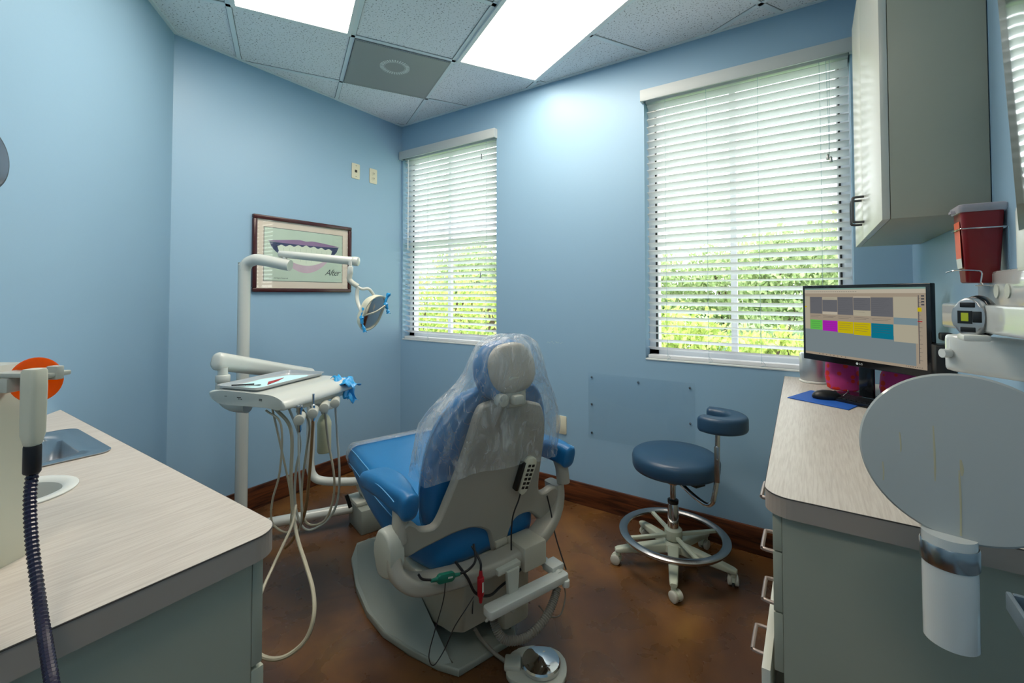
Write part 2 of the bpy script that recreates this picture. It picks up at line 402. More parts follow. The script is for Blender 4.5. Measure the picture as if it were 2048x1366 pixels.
# ================================================================== ROOM
XA, YB, XD, HC = -2.926, 2.668, .383, 2.8
AC = (XA, 1.0); CD = V((.772, -.635)).normalized()
CE = (AC[0]+CD.x*1.87, AC[1]+CD.y*1.87)             # far end of the angled wall
YK = -1.25
room = [(XA, YB), AC, CE, (CE[0], YK), (XD, YK), (XD, YB)]
TH = .12
struct(MB().prism([(XA-.15, YB+.15), (XA-.15, YK-.15), (XD+.15, YK-.15), (XD+.15, YB+.15)], -.1, 0).build('floor', 'stained_concrete'))
struct(MB().prism([(XA-.15, YB+.15), (XA-.15, YK-.15), (XD+.15, YK-.15), (XD+.15, YB+.15)], HC, HC+.08).build('ceiling', 'ceiling_tile'))
struct(MB().box(XA-TH, XA, AC[1], YB+TH, 0, HC).build('wall_left', 'wall_paint'))
nC = V((CD.y, -CD.x)); nC = nC if nC.x < 0 else -nC
struct(MB().prism([AC, CE, (CE[0]+nC.x*TH, CE[1]+nC.y*TH), (AC[0]-TH, AC[1])], 0, HC).build('wall_angled', 'wall_paint'))
struct(MB().box(CE[0]-TH, CE[0], YK, CE[1], 0, HC).build('wall_entry', 'wall_paint'))
struct(MB().box(CE[0]-TH, XD+TH, YK-TH, YK, 0, HC).build('wall_back', 'wall_paint'))
struct(MB().box(XD, XD+TH, YK, YB+TH, 0, HC).build('wall_right', 'wall_paint'))
# window wall with two openings
WS = (-2.905, -1.917, .965, 2.55); WL = (-.822, .173, .962, 2.545)
WT = .15
mb = MB()
mb.box(XA, WS[0], YB, YB+WT, 0, HC).box(WS[0], WS[1], YB, YB+WT, 0, WS[2]).box(WS[0], WS[1], YB, YB+WT, WS[3], HC)
mb.box(WS[1], WL[0], YB, YB+WT, 0, HC).box(WL[0], WL[1], YB, YB+WT, 0, WL[2]).box(WL[0], WL[1], YB, YB+WT, WL[3], HC)
mb.box(WL[1], XD, YB, YB+WT, 0, HC)
struct(mb.build('wall_far', 'wall_paint'))
# baseboards
struct(MB().box(XA+.016, -.07, YB-.016, YB, 0, .138, bev=.003).build('baseboard_far', 'dark_wood'))
struct(MB().box(XA, XA+.016, AC[1]+.01, YB, 0, .14, bev=.003).build('baseboard_left', 'dark_wood'))
struct(MB().prism([(AC[0]+.005, AC[1]-.002), (AC[0]+CD.x*.85, AC[1]+CD.y*.85), (AC[0]+CD.x*.85-nC.x*.016, AC[1]+CD.y*.85-nC.y*.016), (AC[0]-nC.x*.016+.008, AC[1]-nC.y*.016)], 0, .14).build('baseboard_angled', 'dark_wood'))

# windows
def window(idx, w):
    x0, x1, z0, z1 = w
    yf = YB+.085
    fr = struct(MB().box(x0, x0+.055, yf, yf+.05, z0, z1).box(x1-.055, x1, yf, yf+.05, z0, z1).box(x0, x1, yf, yf+.05, z0, z0+.05).box(x0, x1, yf, yf+.05, z1-.05, z1).build('window_%d' % idx, 'vinyl'))
    xm = (x0+x1)/2+(-.045 if idx == 1 else -.03)
    mu = MB().box(xm-.016, xm+.016, yf+.008, yf+.035, z0+.05, z1-.05)
    if idx == 1: mu.box(x0+.055, x1-.055, yf+.004, yf+.04, 1.76, 1.80)
    mu.build('muntin', 'vinyl', fr)
    MB().box(x0+.04, x0+.049, yf-.006, yf+.002, z0+.05, z1-.05).box(x1-.049, x1-.04, yf-.006, yf+.002, z0+.05, z1-.05).build('dark_gasket', 'dark_gap', fr)
    MB().pane(x0+.05, x1-.05, yf+.02, z0+.045, z1-.045, .004).build('window_glass', 'window_glass', fr)
    MB().box(x0, x1, YB-.004, YB+.085, z0-.005, z0+.004, bev=.0015).build('sill', 'white_trim', fr)
window(1, WS); window(2, WL)

def blind(w, label, nslat, cords, wandx=None, seed=1, irregular=(), pull=None, opener=None):
    rnd = random.Random(seed)
    x0, x1, z0, z1 = w
    y = YB+.036
    t = thing('window_blind', label, 'blind', ((x0+x1)/2, y, z0), group='horizontal slat blinds')
    mb = MB()
    vz0 = 2.497
    mb.box(x0-.012, x1+.008, YB-.040, YB-.028, vz0, 2.565, bev=.002).box(x0-.012, x0, YB-.03, YB-.001, vz0, 2.565).box(x1-.004, x1+.008, YB-.03, YB-.001, vz0, 2.565)
    mb.build('valance', 'valance_paint', t, True)
    MB().box(x0+.006, x1-.006, y-.028, y+.028, 2.498, 2.54, bev=.002).build('headrail', 'white_trim', t, True)
    mb = MB(); tilt = math.radians(24)
    top = 2.49; pitch = (top-(z0+.035))/nslat
    for i in range(nslat):
        zc = top-pitch*(i+.35); tl = tilt+rnd.uniform(-.015, .015)+(irregular.get(i, 0) if irregular else 0)
        dz = rnd.uniform(-.0012, .0012); hw = .0245
        xa, xb = x0+.012, x1-.008
        rings = []
        for x in (xa, xb):
            ring = []
            for k in range(7):
                u = -1+2*k/6; cz = .0022*(1-u*u)
                ring.append((x, y+u*hw*math.cos(tl)-math.sin(tl)*0, zc+dz-u*hw*math.sin(tl)+cz+.0012))
            for k in range(6, -1, -1):
                u = -1+2*k/6; cz = .0022*(1-u*u)
                ring.append((x, y+u*hw*math.cos(tl), zc+dz-u*hw*math.sin(tl)+cz-.0012))
            rings.append(ring)
        mb.loft(rings)
    mb.build('slats', 'slat_white', t, True)
    MB().box(x0+.012, x1-.008, y-.026, y+.026, z0+.006, z0+.026, bev=.004).build('bottom_rail', 'slat_white', t, True)
    mb = MB()
    for cx in cords:
        for yy in (y-.0275,):
            mb.tube([(cx, yy, 2.5), (cx+rnd.uniform(-.003, .003), yy, 1.9), (cx, yy, 1.3), (cx+.002, yy, z0+.02)], .0009, 5, 6)
        mb.tube([(cx, y-.0275, z0+.04), (cx+.02, y-.034, z0+.015), (cx-.005, y-.032, z0-.0), (cx+.012, y-.03, z0+.012)], .0009, 5, 6)
    mb.build('ladder_cord', 'scuff', t, True)
    if wandx:
        MB().cyl((wandx, y-.045, 2.49), (wandx, y-.045, 1.72), .0045, n=8).build('tilt_wand', 'vinyl', t, True)
    if pull:
        px, pz = pull
        mb = MB(); mb.tube([(px-.008, y-.046, 2.49), (px-.002, y-.046, 2.2), (px, y-.046, pz)], .0011, 5, 6); mb.tube([(px+.006, y-.046, 2.49), (px+.003, y-.046, 2.2), (px, y-.046, pz)], .0011, 5, 6)
        mb.build('pull_cord', 'scuff', t, True)
        mb = MB(); mb.lathe([(.002, .03), (.006, .022), (.008, .004), (.007, 0)], 12, T(px-.006, y-.046, pz-.02)); mb.lathe([(.002, .03), (.006, .022), (.008, .004), (.007, 0)], 12, T(px+.006, y-.05, pz-.035))
        mb.build('tassel', 'silver', t, True)
    if opener:
        mb = MB()
        for ox, oz in opener: MB().box(ox-.005, ox+.005, y-.034, y-.028, oz-.02, oz+.02, bev=.002).build('cord_tassel', 'silver', t, True)
        mb.b.free()
    return t
blind(WS, 'white slat blind on the narrow window in the corner beside the framed picture', 34, (-2.62, -2.02), wandx=-2.835, seed=3, opener=((-2.06, 2.39), (-2.07, 1.49)))
blind(WL, 'white slat blind on the wide window above the desk and stool', 34, (-.70, -.475, -.22, .05), seed=5, irregular={24: -.25, 30: -.2, 31: -.2}, pull=(.085, 2.02))

# ceiling grid (rotated 29.5 degrees to the walls)
GA = math.radians(-29.5)
GE = V((math.cos(GA), math.sin(GA))); GN = V((-math.sin(GA), math.cos(GA)))
GM = Matrix.Rotation(GA, 4, 'Z')
def inroom(p, eps=0):
    x, y = p
    if not (XA-eps <= x <= XD+eps and YK-eps <= y <= YB+eps): return False
    if x < CE[0] and (V((x, y))-V(AC)).dot(nC) > eps: return False
    return True
NS = [.32+.5945*k for k in range(-5, 4)]; ES = [-2.615+.605*k for k in range(-2, 7)]
mb = MB()
def gridline(p0, d, L=8):
    # clip the line to the room by marching
    inside = [k*.01 for k in range(-int(L*100), int(L*100)) if inroom((p0+d*k*.01), -.001)]
    if len(inside) < 4: return
    a, b = p0+d*inside[0], p0+d*inside[-1]; n = V((-d.y, d.x))*.012
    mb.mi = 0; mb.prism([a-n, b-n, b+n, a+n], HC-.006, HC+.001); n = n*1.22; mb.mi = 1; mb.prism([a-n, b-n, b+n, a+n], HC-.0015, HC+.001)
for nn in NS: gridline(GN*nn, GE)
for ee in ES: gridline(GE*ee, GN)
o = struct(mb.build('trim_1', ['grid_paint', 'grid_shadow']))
# wall angle trim round the ceiling edge
mb = MB()
for i in range(len(room)):
    p, q = V(room[i]), V(room[(i+1) % len(room)]); d = (q-p).normalized(); n = V((-d.y, d.x))*.018
    if not inroom((p+q)/2+n*1): n = -n
    mb.prism([p, q, q+n-d*.01, p+n+d*.01], HC-.007, HC-.001)
struct(mb.build('trim_2', 'grid_paint'))

# troffers
def troffer(e0, n0, le, ln, label):
    c = GE*(e0+le/2)+GN*(n0+ln/2)
    t = thing('ceiling_light', label, 'ceiling light', (c.x, c.y, HC-.03), GA, group='fluorescent ceiling panels')
    a, b = le/2-.012, ln/2-.012
    MB().box(-a, a, -b, -b+.022, .012, .029).box(-a, a, b-.022, b, .012, .029).box(-a, -a+.022, -b+.022, b-.022, .012, .029).box(a-.022, a, -b+.022, b-.022, .012, .029).build('frame', 'white_trim', t)
    MB().box(-a+.022, a-.022, -b+.022, b-.022, .016, .024).build('diffuser', 'light_panel', t)
troffer(-2.615, .9145, 1.21, .5945, 'large glowing ceiling light panel nearest the window wall')
troffer(-2.615, -.2745, 1.21, .5945, 'glowing ceiling light panel at the top left, nearest the angled wall')
troffer(-.195, -.869, .605, .5945, 'added unseen square fill light panel behind the viewer, over the entry end')  # added fill panel out of view, brightens surfaces near the camera
# vent
c = GE*(-2.615-.3025)+GN*(.32+.297)
t = thing('ceiling_vent', 'grey perforated square air diffuser set in the tiled ceiling', 'vent', (c.x, c.y, HC-.03), GA)
MB().box(-.288, .288, -.283, .283, .014, .0155).build('perforated_face', 'perforated_metal', t)
MB().box(-.288, -.282, -.283, .283, .0155, .029).box(.282, .288, -.283, .283, .0155, .029).box(-.282, .282, -.283, -.277, .0155, .029).box(-.282, .282, .277, .283, .0155, .029).build('rim', 'satin_metal', t)
ro = Matrix.Rotation(-GA, 4, 'Z') @ V((.062, -.054, 0))
mb = MB()
for k in range(34):
    a = 2*PI*k/34; mb.box(.068, .092, -.004, .004, .0128, .0139, m=T(ro.x, ro.y, 0) @ Matrix.Rotation(a, 4, 'Z'))
mb.lathe([(.062, .0128), (.064, .0128), (.064, .0139), (.062, .0139)], 40, T(ro.x, ro.y, 0), False)
mb.build('diffuser_ring', 'ring_grey', t)
MB().box(-.281, .281, -.276, .276, .0245, .0285).build('back_plate', 'silver', t)

# ================================================================== OUTSIDE
def shrub(name, cx, cy, r, h, n, leaf, label, cat, ls=.05, group=None, trunk=True, z0=0):
    t = thing(name, label, cat, (cx, cy, 0), group=group)
    rnd = random.Random(int(abs(cx*31+cy*17)))
    n = int(n)
    mb = MB()
    for i in range(n):
        th = rnd.uniform(0, 2*PI); ph = math.acos(rnd.uniform(-1, 1)); k = rnd.uniform(.6, 1.05)
        nz = 1+.22*math.sin(5*th+cx)+.15*math.sin(9*ph+cy*3)
        p = V((math.cos(th)*math.sin(ph)*r*k*nz, math.sin(th)*math.sin(ph)*r*.7*k*nz, h*.53+math.cos(ph)*h*.47*k*nz))
        if p.z < .02: p.z = rnd.uniform(.02, .3)
        m = T(*p) @ rot(rnd.uniform(0, 6), rnd.uniform(0, 6), rnd.uniform(0, 6)); a = ls*rnd.uniform(.6, 1.3)
        mb._add([(-a, 0, 0), (0, -a*.45, .0), (a, 0, 0), (0, a*.45, 0)], [(0, 1, 2, 3)], m)
    mb.build('foliage', leaf, t, ang=180)
    mb = MB()
    for k in range(3): mb.tube([(0, 0, -.15), (rnd.uniform(-.15, .15)*r, 0, h*.3), (rnd.uniform(-.4, .4)*r, rnd.uniform(-.2, .2)*r, h*.75)], .02+h*.008, 6, 4)
    mb.build('trunk', 'bark', t)
struct(MB().box(-40, 25, YB+WT+.0, 60, -.22, -.12).build('ground_outside', 'lawn'))
struct(MB().box(-3, 9, 9.5, 13.5, -.12, -.10).build('ground_pond', 'pond'))
near = [(-2.3, 6.2, 1.0, 1.35), (-1.2, 6.0, .7, 1.02), (-.3, 6.6, .55, .85), (-7.6, 6.4, 1.2, 1.9), (-6.4, 6.2, 1.1, 1.75), (-5.2, 6.2, 1.1, 1.65), (-4.2, 6.0, .9, 1.5)]
lab_n = ['bright leafy shrub seen through the left side of the wide window', 'low bright shrub seen through the middle of the wide window', 'lowest bright shrub near the pond behind the monitor', 'bright shrub at the far left of the narrow window', 'bright shrub left of the muntin in the narrow window', 'bright shrub right of the muntin in the narrow window', 'bright shrub at the right edge of the narrow window']
for (x, y, r, h), l in zip(near, lab_n): shrub('leafy_shrub', x, y, r, h, 2600, 'leaf_bright', l, 'shrub', .05, 'bright shrubs outside the windows')
far = [(-5.4, 17.5, 1.9, 2.9), (-2.9, 20.0, 1.9, 3.3), (-.6, 17, 1.8, 3.4), (1.7, 20.5, 2.0, 4.6), (-17.5, 15, 1.9, 3.2), (-14.6, 18, 2.0, 3.9), (-11.8, 15, 1.9, 3.2), (4.2, 17.5, 1.9, 3.6), (-8.6, 19, 2.0, 3.0)]
lab_f = ['distant tree behind the left edge of the wide window', 'distant tree left of the muntin in the wide window', 'distant tree right of the muntin in the wide window', 'tallest distant tree behind the right side of the wide window', 'distant tree at the left edge of the narrow window', 'tallest distant tree in the middle of the narrow window', 'distant tree at the right of the narrow window', 'distant tree hidden beyond the right window edge', 'distant tree between the two windows']
for (x, y, r, h), l in zip(far, lab_f): shrub('distant_tree', x, y, r, h, 3800, 'leaf_dark', l, 'tree', .135, 'trees beyond the pond')
# ================================================================== WALL FITTINGS
def plate_on(name, label, cat, m, w, h, kind):
    t = thing(name, label, cat, m=m)
    MB().prism(rrect(w, h, .006), 0, .006, bev=.002).build('cover_plate', 'cover_white', t)
    mb = MB()
    if kind == 'outlet':
        for dy in (-.02, .02):
            mb.prism(rrect(.032, .028, .009), .006, .009, m=T(0, dy, 0))
        mb.build('socket', 'cover_white', t)
        for dy in (-.02, .02):
            mb = MB(); mb.box(-.008, -.005, dy-.003, dy+.008, .009, .0096).box(.005, .008, dy-.003, dy+.008, .009, .0096).cyl((0, dy-.008, .009), (0, dy-.008, .0096), .0025, n=8).build('slot', 'slot_dark', t)
    elif kind == 'jack':
        mb.prism(rrect(.02, .02, .002), .006, .008); mb.build('jack', 'slot_dark', t)
        for sy in (-.042, .042): MB().cyl((0, sy, .006), (0, sy, .0075), .003, n=10).build('screw', 'satin_metal', t)
    return t
def on_left(y, z): return T(XA, y, z) @ Matrix(((0, 0, 1, 0), (1, 0, 0, 0), (0, 1, 0, 0), (0, 0, 0, 1)))
def on_far(x, z): return T(x, YB, z) @ Matrix(((1, 0, 0, 0), (0, 0, -1, 0), (0, 1, 0, 0), (0, 0, 0, 1)))
plate_on('wall_plate', 'cream wall plate with one square jack, left of the pair by the window', 'wall plate', on_left(2.197, 2.30), .072, .118, 'jack')
plate_on('wall_outlet', 'cream double outlet nearest the narrow window', 'outlet', on_left(2.364, 2.297), .072, .118, 'outlet')
plate_on('wall_outlet', 'blank cream outlet plate low on the window wall beside the dental chair', 'outlet', on_far(-1.385, .482), .075, .118, 'blank')
# clear acrylic panel with screws
t = thing('acrylic_panel', 'clear acrylic panel screwed to the blue wall below the wide window', 'panel', m=on_far(-.868, .648))
MB().pane(-.321, .321, 0, -.213, .197, .005, m=T(0, 0, .005) @ Matrix(((1, 0, 0, 0), (0, 0, 1, 0), (0, -1, 0, 0), (0, 0, 0, 1)))).build('sheet', 'acrylic', t)
for (x, z) in ((-.30, .17), (0.0, .17), (.295, .17), (-.30, 0), (-.30, -.18), (.295, -.03), (.295, -.18)):
    MB().lathe([(.006, 0), (.0065, .005), (.005, .0085), (.001, .0095)], 14, T(x, z, 0)).build('screw', 'satin_metal', t)
mb = MB(); rnd = random.Random(4)
for k in range(16):
    x = -.055+.0075*k+rnd.uniform(-.003, .003); z = rnd.uniform(-.007, .008)
    mb.box(x, x+rnd.uniform(.004, .010), z, z+rnd.uniform(.001, .006), 0, .0006)
o = mb.build('wall_scuff', 'scuff'); o.matrix_world = on_far(-1.44, 1.02); tag(o, 'small pale scuff on the blue wall above the outlet', 'scuff')

# framed smile picture
t = thing('framed_picture', 'dark red framed poster of a smiling mouth with script lettering', 'picture', m=on_left(1.79, 1.607))
PW, PH = .724, .494
mb = MB(); fw = .026
def frame_side(mb, a, b, w_in, depth=.022):
    pass
for (x0, x1, y0, y1) in ((-PW/2, PW/2, PH/2-fw, PH/2), (-PW/2, PW/2, -PH/2, -PH/2+fw), (-PW/2, -PW/2+fw, -PH/2+fw, PH/2-fw), (PW/2-fw, PW/2, -PH/2+fw, PH/2-fw)):
    mb.box(x0, x1, y0, y1, 0, .024, bev=.005)
mb.build('frame', 'frame_wood', t)
MB().box(-PW/2+.02, PW/2-.02, -PH/2+.02, PH/2-.02, .004, .009).build('mat_board', 'mat_board', t)
mat('pic_skin', '#b9cdbc', .6, noise_s=5, noise_amt=.12); mat('pic_lip', '#8a6a92', .6, noise_s=12, noise_amt=.2); mat('pic_lip2', '#c3aebb', .6, noise_s=10, noise_amt=.15)
mat('pic_dark', '#1f2a55', .6); mat('pic_teeth', '#d6e2cf', .5, noise_s=6, noise_amt=.08); mat('pic_gap', '#93a897', .6); mat('pic_ink', '#262c2c', .6)
IW, IH = .575, .345
mb = MB(); mb.mi = 0; mb.box(-IW/2-.004, IW/2+.004, -IH/2-.004, IH/2+.004, .009, .0095)
mb.mi = 1; mb.box(-IW/2, IW/2, -IH/2, IH/2, .0095, .010)
def curve_patch(mb, top, bot, x0, x1, z, n=36):
    P = [(x0+(x1-x0)*k/n, top((k/n)*2-1)) for k in range(n+1)]+[(x0+(x1-x0)*k/n, bot((k/n)*2-1)) for k in range(n, -1, -1)]
    for k in range(n):
        a = P[k]; b = P[k+1]; c = P[2*n+1-k-1]; d = P[2*n+1-k]
        mb._add([(a[0], a[1], z), (b[0], b[1], z), (c[0], c[1], z), (d[0], d[1], z)], [(0, 1, 2, 3)])
up = lambda u: .088+.026*(1-abs(u)**1.3)*(1-.35*math.exp(-(u/.12)**2))-.0*u
lo = lambda u: .085-.21*math.cos(u*PI/2)**.8 if abs(u) < 1 else .085
mb.mi = 2; curve_patch(mb, up, lambda u: .086-.012*(1-u*u), -.262, .262, .0103)
mb.mi = 3; curve_patch(mb, lambda u: .072, lambda u: .085-.20*max(0, math.cos(u*PI/2))**.75, -.240, .240, .0102)
mb.mi = 4; curve_patch(mb, lambda u: .082-.004*(1-u*u), lambda u: .08-.135*max(0, math.cos(u*PI/2))**.6, -.255, .255, .0105)
mb.mi = 5; curve_patch(mb, lambda u: .072-.012*abs(u)+.006*math.cos(u*22), lambda u: .065-.128*max(0, math.cos(u*PI/2))**.5, -.205, .205, .0107)
mb.mi = 6
for k in range(-4, 5):
    x = k*.040; mb.box(x-.0006, x+.0006, -.05+abs(k)*.012, .055-abs(k)*.002, .0108, .0109)
mb.box(-.17, .17, .004, .0055, .0108, .0109)
mb.mi = 7
text_bm(mb, 'After', .062, T(.205, -.105, .0106), shear=.5, spacing=.9)
text_bm(mb, 'All Rights Reserved', .012, T(-.175, -.155, .0106))
mb.box(-.255, -.235, -.157, -.154, .0104, .0106)
mb.build('poster', ['mat_line', 'pic_skin', 'pic_lip', 'pic_lip2', 'pic_dark', 'pic_teeth', 'pic_gap', 'pic_ink'], t)
MB().pane(-PW/2+.022, PW/2-.022, 0, -PH/2+.022, PH/2-.022, .002, m=T(0, 0, .016) @ Matrix(((1, 0, 0, 0), (0, 0, 1, 0), (0, -1, 0, 0), (0, 0, 0, 1)))).build('glass', 'picture_glass', t)

# ================================================================== LEFT COUNTER
CZ0, CZ1 = .888, .93
def arc(cx, cy, r, a0, a1, n=8): return [(cx+r*math.cos(a0+(a1-a0)*k/n), cy+r*math.sin(a0+(a1-a0)*k/n)) for k in range(n+1)]
def onC(y, off=0):   # x of the angled wall at this y
    return AC[0]+(AC[1]-y)*CD.x/(-CD.y)+off
def plate_holes(mb, outer, holes, z0, z1, edge_mi, top_mi):
    loops = []
    for z in (z1, z0):
        b2 = bmesh.new(); es = []
        for lp in [outer]+holes:
            vs = [b2.verts.new((p[0], p[1], z)) for p in lp]
            es += [b2.edges.new((vs[i], vs[(i+1) % len(vs)])) for i in range(len(vs))]
        bmesh.ops.triangle_fill(b2, edges=es, use_beauty=True, use_dissolve=False)
        b2.verts.index_update()
        mb.mi = top_mi; mb._add([v.co.copy() for v in b2.verts], [tuple(v.index for v in f.verts) for f in b2.faces]); b2.free()
    mb.mi = edge_mi
    for lp in [outer]+holes:
        n = len(lp)
        for i in range(n):
            a, b = lp[i], lp[(i+1) % n]; mb._add([(a[0], a[1], z0), (b[0], b[1], z0), (b[0], b[1], z1), (a[0], a[1], z1)], [(0, 1, 2, 3)])
# peninsula worktop
cr = .045
outer = arc(-.79-cr, .446-cr, cr, 0, PI/2)+[(onC(.446)+.003, .446), (CE[0]+.003, CE[1]+.02), (CE[0]+.003, -.35), (-.79, -.35)]
SX0, SX1, SY0, SY1 = -1.895, -1.535, .175, .41
def rr_at(cx, cy, w, h, r, n=6): return [(cx+p[0], cy+p[1]) for p in rrect(w, h, r, n)]
scx, scy = (SX0+SX1)/2, (SY0+SY1)/2; sw, sh = SX1-SX0, SY1-SY0
hole_s = rr_at(scx, scy, sw-.05, sh-.05, .05)
HX, HY, HR = -1.372, .205, .098
hole_c = [(HX+(HR-.01)*math.cos(2*PI*k/40), HY+(HR-.01)*math.sin(2*PI*k/40)) for k in range(40)]
mb = MB(); plate_holes(mb, outer, [hole_s, hole_c], CZ0, CZ1, 1, 0)
o = mb.build('worktop', ['countertop', 'counter_edge']); tag(o, 'pale laminate worktop with rounded corner at the left foreground', 'countertop')
# dark seam line round the edge top
mb = MB(); pl = [(p[0]+.0004*(1 if p[0] > -.85 else 0), p[1]+.0004, CZ1-.0012) for p in ([(-.79, -.35)]+arc(-.79-cr, .446-cr, cr, 0, PI/2)+[(onC(.446)+.02, .446)])]
mb.tube(pl, .0011, 6, 0); o2 = mb.build('edge_seam', 'seam', o)
# cabinet under it
t = thing('base_cabinet', 'sage laminate base cabinet under the left worktop', 'cabinet', (-1.3, .1, 0))
bx1, by1 = -.812, .405
mb = MB(); poly = [(bx1, by1), (onC(by1)+.01, by1), (CE[0]+.01, CE[1]+.03), (CE[0]+.01, -.33), (bx1, -.33)]
def hollow(mb, poly, z0, z1):
    n = len(poly); inn = []
    for i in range(n):
        p, a, b = V(poly[i]), V(poly[i-1]), V(poly[(i+1) % n]); d0, d1 = (p-a).normalized(), (b-p).normalized()
        n0, n1 = V((-d0.y, d0.x)), V((-d1.y, d1.x)); q = (n0+n1)/(1+n0.dot(n1)); inn.append(p+q*.016)
    mb.loft([[(p[0], p[1], z0) for p in poly], [(p[0], p[1], z1) for p in poly], [(p[0], p[1], z1) for p in inn], [(p[0], p[1], z0) for p in inn], [(p[0], p[1], z0) for p in poly]], True, False)
hollow(mb, poly, .10, CZ0-.001)
mb.build('body', 'laminate', t, True)
mb = MB(); mb.prism([(p[0]*1-(.06 if p[0] == bx1 else 0), p[1]-(.06 if p[1] == by1 else 0)) for p in poly], 0, .10); mb.build('toe_kick', 'cabinet_dark', t, True)
for i, (xa, xb) in enumerate(((-1.26, bx1+.001), (-1.72, -1.268))):
    MB().box(xa, xb, by1+.001, by1+.019, .70, .885, bev=.0015).build('drawer', 'laminate', t, True)
    d = MB().box(xa, xb, by1+.001, by1+.022, .11, .693, bev=.0015).build('door', 'laminate', t, True)
    MB().tube([(xa+.06, by1+.02, .62), (xa+.06, by1+.05, .615), (xa+.06, by1+.05, .53), (xa+.06, by1+.02, .525)], .004, 8, 4).build('handle', 'handle_metal', d, True)
# sink
t = thing('sink', 'stainless steel drop-in sink in the left worktop', 'sink', (scx, scy, CZ1))
def ring_loft(mb, specs, cx, cy, n=6):
    rings = []
    for (w, h, r, z) in specs: rings.append([(cx+p[0], cy+p[1], z) for p in rrect(w, h, r, n)])
    mb.loft(rings, True, False); return mb
mb = ring_loft(MB(), [(sw-.004, sh-.004, .03, .0005), (sw, sh, .032, .004), (sw-.012, sh-.012, .03, .006), (sw-.05, sh-.05, .03, .004), (sw-.09, sh-.09, .05, .001), (sw-.10, sh-.10, .05, -.01), (sw-.12, sh-.12, .06, -.12), (sw-.18, sh-.18, .05, -.15), (.04, .04, .019, -.155)], 0, 0)
mb.build('basin', 'steel', t, ang=60)
MB().lathe([(.028, -.154), (.026, -.1535), (.010, -.157)], 20).build('drain', 'chrome', t)
# trash chute
t = thing('waste_chute', 'round white rimmed waste opening in the left worktop beside the sink', 'chute', (HX, HY, CZ1))
MB().lathe([(HR, .0008), (HR, .003), (HR-.006, .0055), (HR-.02, .004), (HR-.026, -.002), (HR-.028, -.12)], 48, None, False).build('rim', 'plastic_white', t)
MB().lathe([(HR-.03, -.12), (HR-.03, -.32), (.001, -.322)], 40, None, False).build('bin', 'slot_dark', t)

# curing light station on the counter (left edge of frame)
t = thing('curing_light_station', 'cream plastic dental device standing on the left worktop at the photo edge', 'dental device', (-1.060, .114, CZ1), math.radians(33.7))
mb = MB()
prof = [(-.05, 0), (.046, 0), (.050, .03), (.045, .10), (.040, .16), (.046, .22), (.052, .268), (.050, .272), (-.05, .272)]
mb.prism([(p[0], p[1]) for p in prof], -.045, .045, m=rot(PI/2), bev=.006, seg=3); mb.build('housing', 'cream', t, ang=50)
MB().prism([(-.05, .272), (.052, .272), (.036, .305), (-.05, .305)], -.043, .043, m=rot(PI/2), bev=.003).build('top_cap', 'plastic_grey', t)
mb = MB(); mb.box(.035, .085, -.030, .002, .270, .292, bev=.003).box(.060, .145, -.028, .005, .292, .299, bev=.002).box(.130, .147, -.02, -.008, .288, .308, bev=.002)
mb.build('holder', 'plastic_grey', t)
# handpiece with strain relief and hose
t2 = thing('curing_light', 'cream handheld curing light with orange oval shield hanging at left', 'curing light', (-.896, .151, 1.186), math.radians(33.7))
mb = MB()
rings = []
for (z, w, d) in ((-.054, .008, .010), (-.048, .016, .018), (-.035, .021, .022), (.03, .022, .023), (.052, .021, .023), (.055, .019, .02)):
    rings.append([(p[0], p[1], z) for p in rrect(w, d, .006)])
mb.loft(rings).build('handpiece', 'cream', t2, ang=50)
MB().lathe([(.0085, -.088), (.0095, -.086), (.0095, -.052), (.009, -.050)], 20).build('strain_relief', 'black_rubber', t2)
mb = MB()
PP = [(66, 935, .628), (60, 1000, .605), (64, 1085, .58), (76, 1180, .55), (84, 1240, .525), (92, 1290, .50), (104, 1366, .46), (118, 1460, .43), (140, 1600, .41)]
Wi = W[t2.name].inverted()
raw = crom([Wi @ hp_(*q) for q in PP], 30); hp = [raw[0]]; acc = 0
for a, b in zip(raw, raw[1:]):
    L_ = (b-a).length; pos = .003-acc
    while pos <= L_: hp.append(a+(b-a)*(pos/L_)); pos += .003
    acc = (acc+L_) % .003
rings = []; 
for i, p in enumerate(hp):
    d = (hp[min(i+1, len(hp)-1)]-hp[max(i-1, 0)]).normalized(); m = Matrix.Translation(p) @ align(d, (0, 1, 0)); r = (.0074 if i % 2 else .0058)*(1-.22*i/len(hp))
    rings.append([m @ V((r*math.cos(2*PI*k/12), r*math.sin(2*PI*k/12), 0)) for k in range(12)])
mb.loft(rings).build('hose', 'hose_dark', t2, ang=20)
# orange shield: oval disc with tip
m = T(-.066, .062, .028) @ align(V((.0, -1, .12))) 
mb = MB(); rings = []
for (k, z) in ((.02, .004), (.35, .0035), (.7, .002), (.95, 0), (1, -.002), (.95, -.003), (.7, .0), (.35, .0015), (.02, .002)):
    rings.append([m @ V((.043*k*math.cos(a*PI/18), .034*k*math.sin(a*PI/18), z)) for a in range(36)])
mb.loft(rings).build('shield', 'orange_shield', t2, ang=60)
MB().cyl(m @ V((0, 0, 0)), (-.0, .010, .035), .006, n=12).build('light_tip', 'black', t2)
# grey lens edge at the far left of the frame
t = thing('wall_mirror', 'dark round shield peeking in at the left edge of the photo', 'mirror', (-1.14, .117, 1.53))

